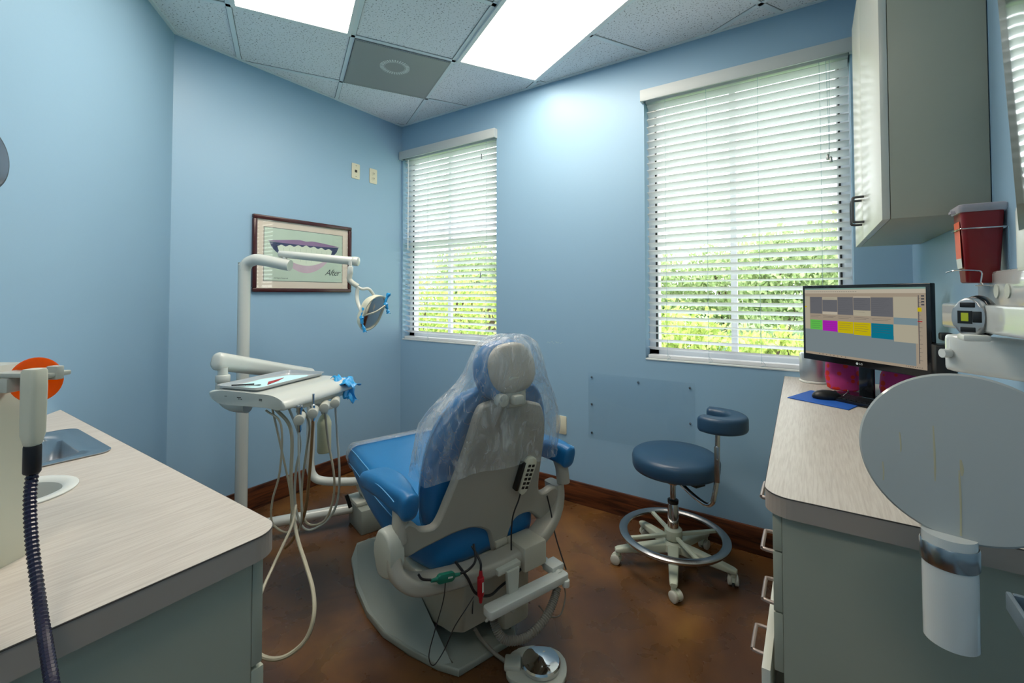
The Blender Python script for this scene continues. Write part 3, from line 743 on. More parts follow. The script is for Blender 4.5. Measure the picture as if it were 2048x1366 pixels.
# ================================================================== RIGHT DESK
DY0 = 1.085
t = thing('desk_cabinet', 'sage drawer cabinet under the right hand worktop', 'cabinet', (.16, 1.9, 0))
mb = MB()
mb.box(-.056, XD-.002, DY0+.01, DY0+.026, .10, CZ0-.001).box(-.056, -.04, DY0+.026, YB-.02, .10, CZ0-.001).box(-.04, XD-.002, YB-.036, YB-.02, .10, CZ0-.001).box(-.04, XD-.002, DY0+.026, YB-.036, .10, .116)
mb.build('body', 'laminate', t, True)
MB().box(-.0, XD-.002, DY0+.03, YB-.02, 0, .10).build('toe_kick', 'cabinet_dark', t, True)
def pull(p0, p1, out, r=.0045):
    p0, p1, out = V(p0), V(p1), V(out); d = (p1-p0).normalized()*.009
    return MB().tube([p0, p0+out*.7, p0+out*.93+d*.3, p0+out+d, p1+out-d, p1+out*.93-d*.3, p1+out*.7, p1], r, 10, 4)
zs = [(.809, .886, .857), (.684, .806, .735), (.562, .681, .615), (.11, .556, .487)]
for row, (z0, z1, hz) in enumerate(zs):
    for c0 in (DY0+.011, DY0+.50, DY0+1.0):
        c1 = c0+.49; off = -.024 if (row == 3 and c0 < DY0+.1) else 0
        d = MB().box(-.073+off, -.0565+off, c0, min(c1-.006, YB-.03), z0, z1, bev=.001).build('drawer', 'laminate' if off == 0 else 'laminate_front', t, True)
        if off:
            MB().box(-.0565+off, -.03, c0+.02, c1-.03, z0+.02, z1-.12).build('drawer_box', 'cabinet_dark', d, True)
        ym = (c0+c1)/2-.05
        pull((-.073+off, ym-.052, hz), (-.073+off, ym+.048, hz), (-.032, 0, 0)).build('handle', 'handle_metal', d, True)
cr = .05
outer = [(-.090+cr, DY0-.01)] ; outer = [(XD-.001, DY0-.01), (XD-.001, YB-.001), (-.115, YB-.001)]+arc(-.088+cr, DY0-.01+cr, cr, PI, 1.5*PI)
mb = MB(); plate_holes(mb, outer, [], CZ0, CZ1, 1, 0)
o = mb.build('worktop', ['countertop', 'counter_edge']); tag(o, 'long pale laminate worktop under the computer on the right', 'countertop')
mb = MB(); mb.tube([(-.1155, YB-.002, CZ1-.001)]+[(p[0]-.0004, p[1]-.0004, CZ1-.001) for p in arc(-.088+cr, DY0-.01+cr, cr, PI, 1.5*PI)]+[(XD-.002, DY0-.0104, CZ1-.001)], .0011, 6, 0); mb.build('edge_seam', 'seam', o)

# ------------------------------------------------------------------ upper cabinet
t = thing('wall_cabinet', 'tall sage wall cabinet with two glossy white doors, upper right', 'cabinet', (.28, 2.05, 1.552))
CX0, CY0, CY1, CB, CT = .187, 1.60, 2.47, 1.552, 2.52
MB().box(CX0, XD-.002, CY0, CY1, CB, CT, bev=.001).build('body', 'laminate', t, True)
for (a, b, hy) in ((CY0, 2.125, 2.085), (2.130, CY1, 2.17)):
    d = MB().box(.168, .1855, a, b, CB-.001, CT, bev=.0012).build('door', 'laminate_front', t, True)
    pull((.168, hy, 1.612), (.168, hy, 1.705), (-.033, 0, 0), .0045).build('handle', 'dark_handle', d, True)

# ------------------------------------------------------------------ monitor
L, Rr = V((-.03, 2.38)), V((.335, 2.03)); dX = (Rr-L).normalized(); mw = (Rr-L).length
mc = (L+Rr)/2; ang = math.atan2(dX.y, dX.x)
mh = .322; mz = 1.222
Mm = T(mc.x, mc.y, CZ1) @ Matrix.Rotation(ang, 4, 'Z')
t = thing('computer_monitor', 'black flat monitor showing a coloured appointment schedule', 'monitor', m=Mm)
zc = mz-CZ1
def R3(m, x0, x1, y0, y1): pass
mb = MB()
bz = .014
mb.box(-mw/2, mw/2, 0, .022, zc-mh/2, zc+mh/2, bev=.003); mb.box(-mw*.36, mw*.36, .02, .05, zc-.11, zc+.11, bev=.012)
mb.build('case', 'black_gloss', t)
names = ['tan', 'top', 'grey', 'pale', 'slate', 'green', 'magenta', 'yellow', 'teal', 'line', 'cream', 'bluegrey', 'rd']
mb = MB()
sx0, sx1 = -mw/2+.013, mw/2-.014; sz0, sz1 = zc-mh/2+.026, zc+mh/2-.013
def sq(u0, u1, v0, v1, nm, lift=0):   # u right 0..1, v down 0..1
    mb.mi = names.index(nm); y = -.0006-lift*.0001
    xa, xb = sx0+(sx1-sx0)*u0, sx0+(sx1-sx0)*u1; za, zb = sz1-(sz1-sz0)*v0, sz1-(sz1-sz0)*v1
    mb.quad((xa, y, za), (xb, y, za), (xb, y, zb), (xa, y, zb))
sq(0, 1, 0, 1, 'tan'); sq(0, 1, 0, .022, 'top', 1); sq(0, 1, .022, .075, 'cream', 1); sq(0, 1, .075, .105, 'tan', 1)
sq(0, .05, .12, .62, 'pale', 1); sq(0, .93, .62, .965, 'slate', 1)
cols = [.055, .18, .325, .465, .61, .78, .945]
for k in range(5):
    sq(cols[k], cols[k+1]-.003, .13, .38, 'grey', 2)
    sq(cols[k], cols[k+1]-.003, .385, .47, 'tan', 2)
sq(cols[5], cols[6], .12, .385, 'pale', 2); sq(cols[5], cols[6], .385, .47, 'bluegrey', 2); sq(cols[5], cols[6], .47, .69, 'pale', 2)
for (k, nm, v1) in ((0, 'green', .62), (1, 'magenta', .63), (2, 'yellow', .64), (3, 'yellow', .65), (4, 'teal', .67)):
    sq(cols[k], cols[k+1]-.004, .475, v1, nm, 3)
    for q in range(4): sq(cols[k]+.01, cols[k+1]-.02-.01*(q % 2), .50+.03*q, .503+.03*q, 'line', 4)
sq(cols[1], cols[2]-.003, .13, .17, 'pale', 3); sq(cols[1], cols[2]-.003, .345, .385, 'cream', 3); sq(cols[3], cols[4]-.003, .12, .135, 'cream', 3); sq(cols[3], cols[4]-.003, .31, .385, 'pale', 3)
for k in range(5):
    for q in range(3 + (k > 1)*5): sq(cols[k]+.006, cols[k+1]-.03-.02*(q % 3), .15+.026*q, .1515+.026*q, 'line', 4)
    sq(cols[k]+.006, cols[k+1]-.02, .41, .413, 'line', 4); sq(cols[k]+.006, cols[k+1]-.04, .43, .433, 'line', 4)
sq(.95, .955, .1, .93, 'line', 4)
for q in range(16): sq(.955, .965+.01*(q % 2), .14+.05*q, .143+.05*q, 'line', 4)
sq(.945, .972, .25, .30, 'yellow', 5); sq(.945, .975, .415, .425, 'rd', 5); sq(.0, .018, .27, .29, 'yellow', 5)
for q in range(24): sq(.02+.02*q, .033+.02*q, .05, .054, 'line', 5)
for q in range(8): sq(.14+.035*q, .147+.035*q, .975, .985, 'line', 5)
for q in range(8): sq(.86+.015*q, .866+.015*q, .975, .982, 'line', 5)
for q in range(4): sq(.97, .99, .10+.035*q, .118+.035*q, 'line', 5)
mb.build('screen', ['screen_'+n for n in names], t, ang=10)
mb = MB(); mm = T(-.0, -.0008, zc-mh/2+.013) @ rot(PI/2)
text_bm(mb, 'LG', .011, mm @ T(.009, 0, 0)); mb.lathe([(.001, 0), (.0048, 0), (.0048, .0004), (.001, .0004)], 16, mm @ T(-.006, 0, 0)); mb.build('logo', 'plastic_white', t)
MB().box(-.028, .028, .03, .045, .012, zc-.05, bev=.004).build('stand_neck', 'black_gloss', t)
MB().prism(rrect(.25, .17, .05), .0, .010, m=T(0, .02, .0005), bev=.003).build('stand_base', 'black_gloss', t)
# little black box and plug behind the monitor edge, on the wall
t = thing('wall_charger', 'small black adapter box with cable on the wall behind the monitor', 'adapter', (XD, 2.02, 1.12))
MB().box(-.05, -.002, -.06, .035, -.05, .06, bev=.004).build('body', 'black', t)
MB().box(-.035, -.002, -.045, -.005, .075, .10, bev=.006).build('plug', 'black', t)
MB().tube([(-.03, 0, -.048), (-.035, -.01, -.10), (-.02, -.02, -.15), (-.03, -.04, -.19)], .003, 8).build('cable', 'black', t)
# silver speaker
t = thing('silver_speaker', 'silver cylindrical speaker on the desk behind the monitor', 'speaker', (.01, 2.565, CZ1))
MB().lathe([(.058, .0), (.062, .002), (.062, .008), (.058, .010)], 40).build('base_ring', 'plastic_white', t)
MB().lathe([(.056, .010), (.060, .04), (.060, .13), (.055, .137), (.001, .14)], 40).build('body', 'silver', t)
# pink dotted bags
def dots():
    m = mat('pink_dots', '#c73a86', .7); nt, b = nodes_of(m)
    tc = nt.nodes.new('ShaderNodeTexCoord'); vo = nt.nodes.new('ShaderNodeTexVoronoi'); vo.inputs['Scale'].default_value = 32; vo.inputs['Randomness'].default_value = .55
    r = nt.nodes.new('ShaderNodeValToRGB'); r.color_ramp.elements[0].position = .36; r.color_ramp.elements[1].position = .40; r.color_ramp.elements[0].color = lin('#e0301e'); r.color_ramp.elements[1].color = lin('#c73a86')
    nt.links.new(tc.outputs['Object'], vo.inputs[0]); nt.links.new(vo.outputs['Distance'], r.inputs[0]); nt.links.new(r.outputs[0], b.inputs['Base Color'])
dots()
def bag(x, y, rx, ry, h, label):
    mb = MB(); rings = []
    for k, (s, z) in enumerate(((.75, 0), (.95, .01), (1.05, .06), (1.0, .12), (.85, .16), (.7, .18))):
        rings.append([(rx*s*math.cos(a*PI/14)*(1+.05*math.sin(a*1.3+k)), ry*s*math.sin(a*PI/14), z*h/.18+.006*math.sin(a*.9)*(k > 1)) for a in range(28)])
    o = mb.loft(rings).build('dotted_pouch', 'pink_dots', ang=60); o.location = (x, y, CZ1); tag(o, label, 'pouch', 'pink dotted pouches'); return o
bag(.115, 2.43, .062, .045, .17, 'pink pouch with orange dots nearer the speaker, behind the monitor')
bag(.285, 2.27, .060, .04, .15, 'pink pouch with orange dots on the right, behind the monitor stand')
# keyboard, mat, mouse
t = thing('keyboard', 'black keyboard lying in front of the monitor stand', 'keyboard', (.205, 2.105, CZ1+.001), ang+.12)
MB().prism(rrect(.34, .10, .012), 0, .014, bev=.003).build('body', 'black_gloss', t)
mb = MB()
for r in range(5):
    for c_ in range(18): mb.box(-.158+c_*.0176, -.158+c_*.0176+.015, -.042+r*.0172, -.042+r*.0172+.0145, .014, .018)
mb.build('keys', 'black', t)
t_ = MB().prism([(-.083, 2.11), (.107, 2.006), (.185, 2.22), (-.005, 2.32)], 0, .003, bev=.0008).build('mouse_pad', 'pad_blue'); t_.location = (0, 0, CZ1+.0004); tag(t_, 'blue mouse pad on the right worktop', 'mouse pad')
t = thing('computer_mouse', 'black computer mouse on the blue pad', 'mouse', (.048, 2.165, CZ1+.004), math.radians(20))
mb = MB(); rings = []
for (z, s) in ((0, .93), (.006, 1), (.014, .97), (.022, .86), (.029, .62), (.033, .3), (.0335, .05)):
    rings.append([(.052*s*math.cos(a*PI/14)-.004*(1-s), .031*s*math.sin(a*PI/14), z) for a in range(28)])
mb.loft(rings).build('shell', 'black', t, ang=60)
MB().lathe([(.002, -.003), (.007, -.003), (.007, .003), (.002, .003)], 14, T(.028, 0, .026) @ rot(PI/2)).build('scroll_wheel', 'dark_handle', t)
MB().tube([(.05, 0, .008), (.075, .006, .028), (.085, .03, .03), (.11, .07, .004), (.14, .10, .003)], .0018, 8).build('cable', 'dark_handle', t)
# ================================================================== DENTAL CHAIR (local: +Y to the feet, +X to the window wall)
O0 = (-1.06, 1.37); RC = math.radians(72)
ch = thing('dental_chair', 'reclined blue upholstered dental chair with grey back shell in the middle of the room', 'dental chair', (O0[0], O0[1], 0), RC)
def ys(z): return -.05-.22*(z-.5)      # plane of the back shell
# base plate
half = [(.13, -.06), (.175, .01), (.225, .14), (.268, .28), (.275, .43), (.255, .62), (.20, .85), (.13, .97)]
outl = [(x, y) for x, y in half]+[(-x, y) for x, y in reversed(half)]
mb = MB(); mb.prism(outl, 0, .028, bev=.008, seg=3)
for s in (-1, 1):
    ridge = [(s*.135, -.02, .030), (s*.128, .12, .075), (s*.115, .30, .13), (s*.10, .50, .15), (s*.09, .75, .12), (s*.08, .93, .05)]
    outer = [(s*.165, .0, .028), (s*.215, .14, .028), (s*.258, .28, .028), (s*.262, .43, .028), (s*.235, .65, .028), (s*.14, .94, .028)]
    inner = [(p[0]-s*.006, p[1], .028) for p in ridge]
    mb.loft([[V(a), V(b), V(c_)] for a, b, c_ in zip(outer, ridge, inner)], True)
mb.build('base', 'base_grey', ch, ang=35)
# lift housing
mb = MB()
prof = [(.02, .105), (-.045, .135), (-.075, .30), (-.06, .37), (.30, .42), (.46, .36), (.50, .05), (.20, .04)]
mb.prism(prof, -.115, .125, m=T(0, 0, 0) @ Matrix(((0, 0, 1, 0), (1, 0, 0, 0), (0, 1, 0, 0), (0, 0, 0, 1))), bev=.018, seg=3)
mb.build('lift_housing', 'housing_cream', ch, ang=50)
mb = MB(); mb.tube([(-.075, -.062, .20), (-.06, -.068, .33), (.06, -.068, .33), (.085, -.062, .20)], .002, 5, 3).build('housing_seam', 'slot_dark', ch)
MB().box(.07, .20, -.06, .22, .06, .30, bev=.02).build('motor_cover', 'housing_cream', ch)
# seat and leg rest: lofted cushion
def cush_ring(y, hw, zt, zb, r, n=6, yt=0): return [(p[0], y+yt*(p[1]), (zt+zb)/2+p[1]) for p in rrect(hw*2, zt-zb, r, n)]
specs = [(-.055, .20, .55, .395, .03), (-.04, .235, .565, .378, .05), (.05, .262, .572, .375, .06), (.16, .278, .585, .375, .06), (.28, .285, .603, .40, .06), (.40, .285, .618, .425, .06), (.52, .278, .624, .455, .06), (.62, .268, .624, .485, .055), (.72, .255, .616, .505, .05), (.80, .240, .605, .515, .045), (.86, .215, .590, .522, .033), (.885, .17, .575, .535, .018)]
rings = [cush_ring(y, hw, zt, zb, r, yt=0) for y, hw, zt, zb, r in specs]
MB().loft(rings).build('seat', 'vinyl_blue', ch, ang=70, sub=1)
mb = MB()
for s in (-1, 1):
    mb.tube([(s*(hw-.012), y, zt-.012) for y, hw, zt, zb, r in specs[3:11]], .0022, 6, 5)
    mb.tube([(s*(hw+.001), y, zt-.07) for y, hw, zt, zb, r in specs[3:9]], .0018, 6, 5)
mb.build('seat_piping', 'stitch', bpy.data.objects['seat'])
# clear cover on the toe end
fr_ = [cush_ring(y, hw+.007, zt+.006, zb-.004, r) for y, hw, zt, zb, r in specs[8:]]+[cush_ring(.90, .12, .57, .54, .014)]
MB().loft(fr_, True, False).build('foot_cover', 'foot_film', ch, ang=70)
# back cushion
bs = [(.47, .17, .050), (.485, .215, .075), (.54, .252, .095), (.62, .268, .105), (.72, .272, .108), (.82, .262, .106), (.90, .238, .10), (.96, .205, .09), (1.0, .165, .075), (1.02, .11, .05)]
rings = []
for z, hw, th in bs:
    yc = ys(z)+.018+th/2
    rings.append([(p[0]+.01, yc+p[1]-.10*abs(p[0]/.27)**2*0, z) for p in rrect(hw*2, th, th*.48, 6)])
MB().loft(rings).build('back_cushion', 'vinyl_blue', ch, ang=70, sub=1)
mb = MB(); mb.tube([(-hw+.01-.001, ys(z)+.018+th/2+.0, z) for z, hw, th in bs[1:8]], .002, 6, 5).build('back_piping', 'stitch', bpy.data.objects['back_cushion'])
# back shell: outline in (x, z) mapped on the leaning plane
so = [(-.100, .972), (.0, .972), (.125, .945), (.165, .92), (.195, .84), (.203, .73), (.208, .61), (.222, .565), (.255, .553), (.290, .562), (.325, .548), (.335, .49), (.312, .42), (.270, .415), (.225, .455), (.185, .486), (.13, .492), (.102, .475), (.088, .436), (.082, .385), (.05, .368), (.016, .392), (.004, .43), (-.015, .475), (-.08, .513), (-.15, .522), (-.22, .516), (-.285, .508), (-.34, .500), (-.365, .53), (-.368, .60), (-.345, .622), (-.315, .605), (-.295, .584), (-.25, .574), (-.228, .60), (-.210, .65), (-.182, .731), (-.149, .849), (-.128, .94)]
def smooth_poly(P, n=4):
    P = [V((p[0], p[1], 0)) for p in P]; N = len(P); o = []
    for i in range(N):
        a, b, c_, d = P[i-1], P[i], P[(i+1) % N], P[(i+2) % N]
        for k in range(n):
            t_ = k/n; q = .5*((2*b)+(c_-a)*t_+(2*a-5*b+4*c_-d)*t_*t_+(3*b-a-3*c_+d)*t_**3); o.append((q.x, q.y))
    return o
sp = smooth_poly(so, 3)
mb = MB(); n = len(sp)
b2 = bmesh.new(); vs = [b2.verts.new((p[0], p[1], 0)) for p in sp]; es = [b2.edges.new((vs[i], vs[(i+1) % n])) for i in range(n)]
bmesh.ops.triangle_fill(b2, edges=es, use_beauty=True, use_dissolve=False); b2.verts.index_update()
tri = [tuple(v.index for v in f.verts) for f in b2.faces]; b2.free()
def inset(P, d):
    o = []; N = len(P); A = sum(P[i][0]*P[(i+1) % N][1]-P[(i+1) % N][0]*P[i][1] for i in range(N)); sg = 1 if A > 0 else -1
    for i in range(N):
        a, b = V(P[i-1]), V(P[(i+1) % N]); t_ = (b-a).normalized(); nn = V((-t_.y, t_.x))*sg; o.append((P[i][0]+nn.x*d, P[i][1]+nn.y*d))
    return o
def sh(p, off): return (p[0], ys(p[1])+off, p[1])
spi = inset(sp, .007)
lay = [[sh(p, -.0) for p in sp], [sh(p, -.022) for p in sp], [sh(p, -.029) for p in inset(sp, .003)], [sh(p, -.032) for p in inset(sp, .009)]]
mb.loft(lay, True, False); mb._add(lay[0], tri); mb._add(lay[-1], tri)
mb.build('back_shell', 'shell_grey', ch, ang=50)
MB().cyl((.055, ys(.385)-.045, .378), (.055, ys(.385)+.03, .378), .018, bev=.004).box(.02, .075, ys(.40)-.05, ys(.40), .40, .425, bev=.004).build('recline_hinge', 'housing_cream', ch)
# arm posts, hinge knobs, yoke
yk = [(-.385, -.055, .575), (-.392, -.08, .52), (-.384, -.10, .475), (-.335, -.12, .436), (-.24, -.125, .414), (-.10, -.125, .394), (.04, -.12, .386), (.16, -.11, .396), (.25, -.09, .418), (.315, -.065, .45), (.345, -.05, .50), (.345, -.045, .555)]
P = crom(yk, 5); rings = []; 
for i, p in enumerate(P):
    d = (P[min(i+1, len(P)-1)]-P[max(i-1, 0)]).normalized(); side = V((0, 1, 0)); nrm = d.cross(side).normalized()
    hh = .023
    rings.append([p+nrm*q[0]+side*q[1] for q in rrect(hh*2, .085, .014, 4)])
MB().loft(rings).build('yoke', 'shell_grey', ch, ang=50)
MB().prism(smooth_poly([(-.035, -.06), (-.045, .0), (-.03, .055), (.01, .075), (.04, .05), (.045, -.03), (.02, -.07)], 3), -.02, .03, m=T(-.40, -.075, .535) @ rot(PI/2, 0, PI/2+.2) , bev=.01, seg=3).build('hinge_cap', 'plastic_grey', ch, ang=50)
# inner panel (cream pan behind the cushion gap)
MB().box(-.26, .22, -.055, .12, .345, .385, bev=.015).build('seat_pan', 'housing_cream', ch)
MB().box(.075, .185, -.175, -.06, .335, .425, bev=.01).build('bracket_block', 'housing_cream', ch)
# lever
mb = MB(); mb.prism([(-.028, 0), (.028, 0), (.016, -.135), (.0, -.15), (-.016, -.135)], -.009, .009, m=T(.01, -.185, .385) @ rot(PI/2), bev=.004); mb.box(-.05, .05, -.185, -.11, .378, .398, bev=.004)
mb.build('release_lever', 'plastic_grey', ch)
# armrests
def arm(sx, nm):
    P = crom([(sx*.335, .245, .650), (sx*.338, .16, .672), (sx*.345, .03, .690), (sx*.350, -.08, .688), (sx*.35, -.14, .675)], 6); rings = []
    for i, p in enumerate(P):
        u = i/(len(P)-1); d = (P[min(i+1, len(P)-1)]-P[max(i-1, 0)]).normalized(); side = V((1, 0, 0)); nrm = side.cross(d).normalized()
        w = .105*(.55+.45*math.sin(PI*min(1, .25+u*.9)))*(.72 if u < .01 or u > .99 else 1); h = (.060+.035*u)*(.6 if u < .01 or u > .99 else 1)
        rings.append([p+side*q[0]+nrm*q[1] for q in rrect(w, h, .024, 4)])
    a = MB().loft(rings).build('armrest', 'vinyl_blue', ch, ang=70, sub=1)
    mb = MB(); mb.tube([p+V((sx*.047, 0, .016+.010*k/len(P))) for k, p in enumerate(P[4:-3])], .0016, 6, 1); mb.build('armrest_piping', 'stitch', a)
    MB().tube([(sx*.352, -.06, .665), (sx*.36, -.075, .62), (sx*.365, -.08, .56)], .03, 12, 5, flat=(1, .8)).build('armrest_post', 'shell_grey', ch)
arm(-1, 'l'); arm(1, 'r')
# headrest
hc = V((.0, -.165, 1.08)); hm = T(*hc) @ rot(math.radians(-14), math.radians(-6), 0)
mb = MB(); rings = []
for (yy, s) in ((.062, .55), (.060, .80), (.045, .96), (.02, 1), (-.005, .97), (-.02, .86), (-.024, .6)):
    rings.append([hm @ V((p[0]*s, yy, p[1]*s)) for p in rrect(.245, .215, .10, 7)])
mb.loft(rings).build('headrest', 'vinyl_blue', ch, ang=70, sub=1)
hd = MB(); rings = []
for (yy, s) in ((-.018, .86), (-.030, .84), (-.040, .72), (-.042, .4)):
    rings.append([hm @ V((p[0]*s+.008, yy, p[1]*s)) for p in rrect(.235, .205, .095, 7)])
hd.loft(rings).build('headrest_shell', 'shell_grey', ch, ang=60)
MB().box(-.04, .055, -.215, -.175, .95, 1.07, bev=.015).box(-.025, .02, -.245, -.205, .965, 1.0, bev=.01).build('headrest_bracket', 'plastic_grey', ch)
MB().cyl((-.055, -.225, .985), (-.055, -.19, .985), .022, bev=.005).build('headrest_knob', 'plastic_grey', ch)

# plastic cover over headrest and back (separate thing)
pc = thing('plastic_cover', 'crinkled clear plastic bag pulled over the headrest and upper back of the dental chair', 'plastic cover', (O0[0], O0[1], 0), RC)
prof = [(1.205, .02, .015, 0, -.16), (1.198, .075, .05, 0, -.16), (1.17, .118, .078, 0, -.16), (1.12, .142, .088, 0, -.158), (1.07, .158, .092, 0, -.15), (1.03, .182, .098, 0, -.135), (.99, .222, .105, .0, -.115), (.95, .258, .11, .0, -.10), (.90, .292, .112, 0, -.085), (.85, .308, .112, .0, -.075), (.79, .312, .11, .0, -.062), (.745, .310, .108, .0, -.052), (.722, .312, .11, 0, -.05)]
def bagf(u, v):
    k = v*(len(prof)-1); i = min(int(k), len(prof)-2); f = k-i
    z, rx, ry, cx, cy = [a*(1-f)+b*f for a, b in zip(prof[i], prof[i+1])]
    a = 2*PI*u; ca, sa = math.cos(a), math.sin(a)
    px = math.copysign(abs(ca)**.8, ca); py = math.copysign(abs(sa)**.75, sa)
    q = V((ca*2.2, sa*2.2, z*5)); amp = .003+.011*min(1, v*1.4)
    w = amp*(noise.noise(q*1.6)+.55*noise.noise(V((ca*7, sa*7, z*3+2)))+.35*abs(noise.noise(q*6)))
    w2 = .006*v*math.sin(a*11+z*9)
    zz = z+(.012*math.sin(a*3+.6)+.02*ca*-.6)*(v**3) - .0
    return (cx+.008+px*(rx+w+w2), cy+py*(ry+w+w2), zz)
MB().grid(bagf, 180, 70, True).build('cover_sheet', 'plastic_film', pc, ang=180)

# hand control on the shell
hcx = T(.112, ys(.67)-.047, .672) @ rot(math.radians(12), math.radians(12), 0)
t = thing('hand_control', 'cream hand control with black buttons hanging on the chair back shell', 'remote control', m=T(O0[0], O0[1], 0) @ Matrix.Rotation(RC, 4, 'Z') @ hcx)
MB().prism(smooth_poly([(-.022, .06), (0, .072), (.022, .06), (.021, 0), (.016, -.05), (.008, -.07), (-.008, -.07), (-.016, -.05), (-.021, 0)], 3), -.004, .018, m=rot(PI/2), bev=.004).build('body', 'cream', t)
mb = MB()
for r in range(6):
    for c_ in (-1, 1): mb.box(c_*.009-.006, c_*.009+.006, -.0195, -.0175, .042-.017*r-.005, .042-.017*r+.005)
mb.build('buttons', 'black', t)
MB().box(-.034, -.022, -.012, .012, -.06, .05, bev=.003).build('holster', 'black', t)
MB().tube([(0, -.005, -.07), (.0, -.006, -.10), (-.008, -.012, -.17), (-.004, -.05, -.27), (.02, -.075, -.36), (.055, -.08, -.40)], .0028, 8).build('cord', 'black_rubber', t)
MB().tube([(.262, ys(.53)-.035, .535), (.275, ys(.5)-.05, .47), (.268, -.13, .40), (.262, -.17, .34), (.26, -.20, .295)], .0028, 8).build('power_cord', 'black_rubber', ch)
MB().tube([(-.340, -.165, .49), (-.33, -.172, .475), (-.30, -.175, .462)], .0038, 8).tube([(-.205, -.175, .443), (-.17, -.18, .446), (-.145, -.185, .47), (-.135, -.16, .51)], .0038, 8).tube([(-.20, -.15, .47), (-.17, -.175, .42), (-.14, -.18, .36), (-.08, -.175, .325), (-.02, -.16, .325), (.08, -.15, .345), (.12, -.12, .39)], .0045, 8).build('cable_run', 'black_rubber', ch)
t = thing('green_connector', 'green inline cable plug under the back of the dental chair', 'connector', m=T(*[0, 0, 0]) @ T(O0[0], O0[1], 0) @ Matrix.Rotation(RC, 4, 'Z') @ T(-.252, -.178, .453) @ rot(0, .18, 0))
MB().prism(rrect(.062, .026, .008), -.007, .007, m=rot(PI/2), bev=.002).cyl((.03, 0, 0), (.052, 0, 0), .007, .005).cyl((-.03, 0, 0), (-.052, 0, 0), .007, .005).build('plug', 'green_plug', t)
MB().box(.005, .022, -.0078, -.007, -.002, .003).build('label_mark', 'pale_label', t)
MB().tube([(.002, 0, -.012), (.004, .0, -.07), (-.01, .0, -.15), (-.005, .02, -.235), (.018, .02, -.27), (.05, .02, -.235), (.062, .0, -.16), (.088, -.01, -.11), (.115, -.01, -.075)], .0016, 8).build('lead', 'black_rubber', t)
t = thing('red_connector', 'red inline cable plug hanging behind the dental chair beside the lever', 'connector', m=T(O0[0], O0[1], 0) @ Matrix.Rotation(RC, 4, 'Z') @ T(-.130, -.195, .385))
MB().cyl((0, 0, -.03), (0, 0, .03), .0115, bev=.003).cyl((0, 0, .03), (0, 0, .052), .008, .005).cyl((0, 0, -.03), (0, 0, -.052), .008, .005).build('plug', 'red', t)
MB().box(-.002, .004, -.0122, -.0110, -.014, .018).build('label_mark', 'pale_label', t)
MB().tube([(0, 0, .05), (.004, .01, .075), (-.002, .05, .11)], .004, 8).build('lead', 'black_rubber', t)
# accessory arm at the back right
am = thing('assistant_arm', 'grey swing arm with hose holder behind the dental chair', 'instrument arm', (O0[0], O0[1], 0), RC)
a0, a1, a2 = V((-.09, -.205, .295)), V((.213, -.215, .295)), V((.247, .035, .302))
d = (a1-a0).normalized(); sd = V((-d.y, d.x, 0))
mb = MB(); m4 = Matrix.Translation((a0+a1)/2) @ Matrix.Rotation(math.atan2(d.y, d.x), 4, 'Z')
mb.prism(rrect((a1-a0).length+.05, .05, .012, 4), -.014, .014, m=m4, bev=.004); mb.build('bar', 'arm_paint', am)
MB().cyl(a1+V((.0, .0, 0)), a2, .018).box(.19, .25, -.20, -.14, .295, .325, bev=.005).build('post', 'arm_paint', am)
MB().cyl(a1+V((.01, -.02, -.03)), a1+V((.01, -.02, -.005)), .014, bev=.003).tube([a0+V((-.0, .0, -.014)), a0+V((-.01, .02, -.04)), a0+V((.03, .04, -.045)), a0+V((.06, .02, -.018))], .005, 8).build('clip', 'plastic_white', am)
P = crom([(.19, -.225, .27), (.15, -.24, .235), (.09, -.25, .20), (.02, -.24, .175), (-.04, -.21, .18), (-.06, -.18, .22), (-.05, -.15, .26)], 18); rings = []
for i, p in enumerate(P):
    dd = (P[min(i+1, len(P)-1)]-P[max(i-1, 0)]).normalized(); m = Matrix.Translation(p) @ align(dd, (0, 1, 0)); r = .0155 if i % 2 else .0125
    rings.append([m @ V((r*math.cos(2*PI*k/14), r*math.sin(2*PI*k/14), 0)) for k in range(14)])
MB().loft(rings).build('ribbed_hose', 'hose_grey', am, ang=20)
MB().tube([(.16, -.12, .30), (.19, -.02, .27), (.16, .06, .30), (.12, .10, .36)], .005, 8).tube([(.22, -.22, .28), (.235, -.22, .22), (.20, -.23, .17), (.15, -.22, .18), (.12, -.2, .22)], .0025, 8).build('loose_hose', 'hose_grey', am)

# foot control
fc = thing('foot_pedal', 'chrome topped round foot pedal on the floor behind the dental chair', 'foot pedal', (-.82, 1.415, 0), math.radians(30))
mb = MB(); mb.prism(smooth_poly([(.092, .0), (.07, .07), (.0, .092), (-.07, .08), (-.115, .045), (-.12, -.045), (-.07, -.08), (0, -.092), (.07, -.07)], 4), 0, .018, bev=.005); mb.box(-.13, -.07, -.03, .03, .012, .032, bev=.006); mb.build('base', 'plastic_grey', fc)
MB().lathe([(.066, .018), (.070, .022), (.070, .034), (.066, .040), (.060, .042), (.012, .056), (.001, .0565)], 48).build('disc', 'chrome', fc, ang=25)
MB().tube([(-.12, 0, .022), (-.17, .03, .03), (-.22, .04, .07), (-.24, .02, .12)], .007, 10).build('hose', 'hose_grey', fc)

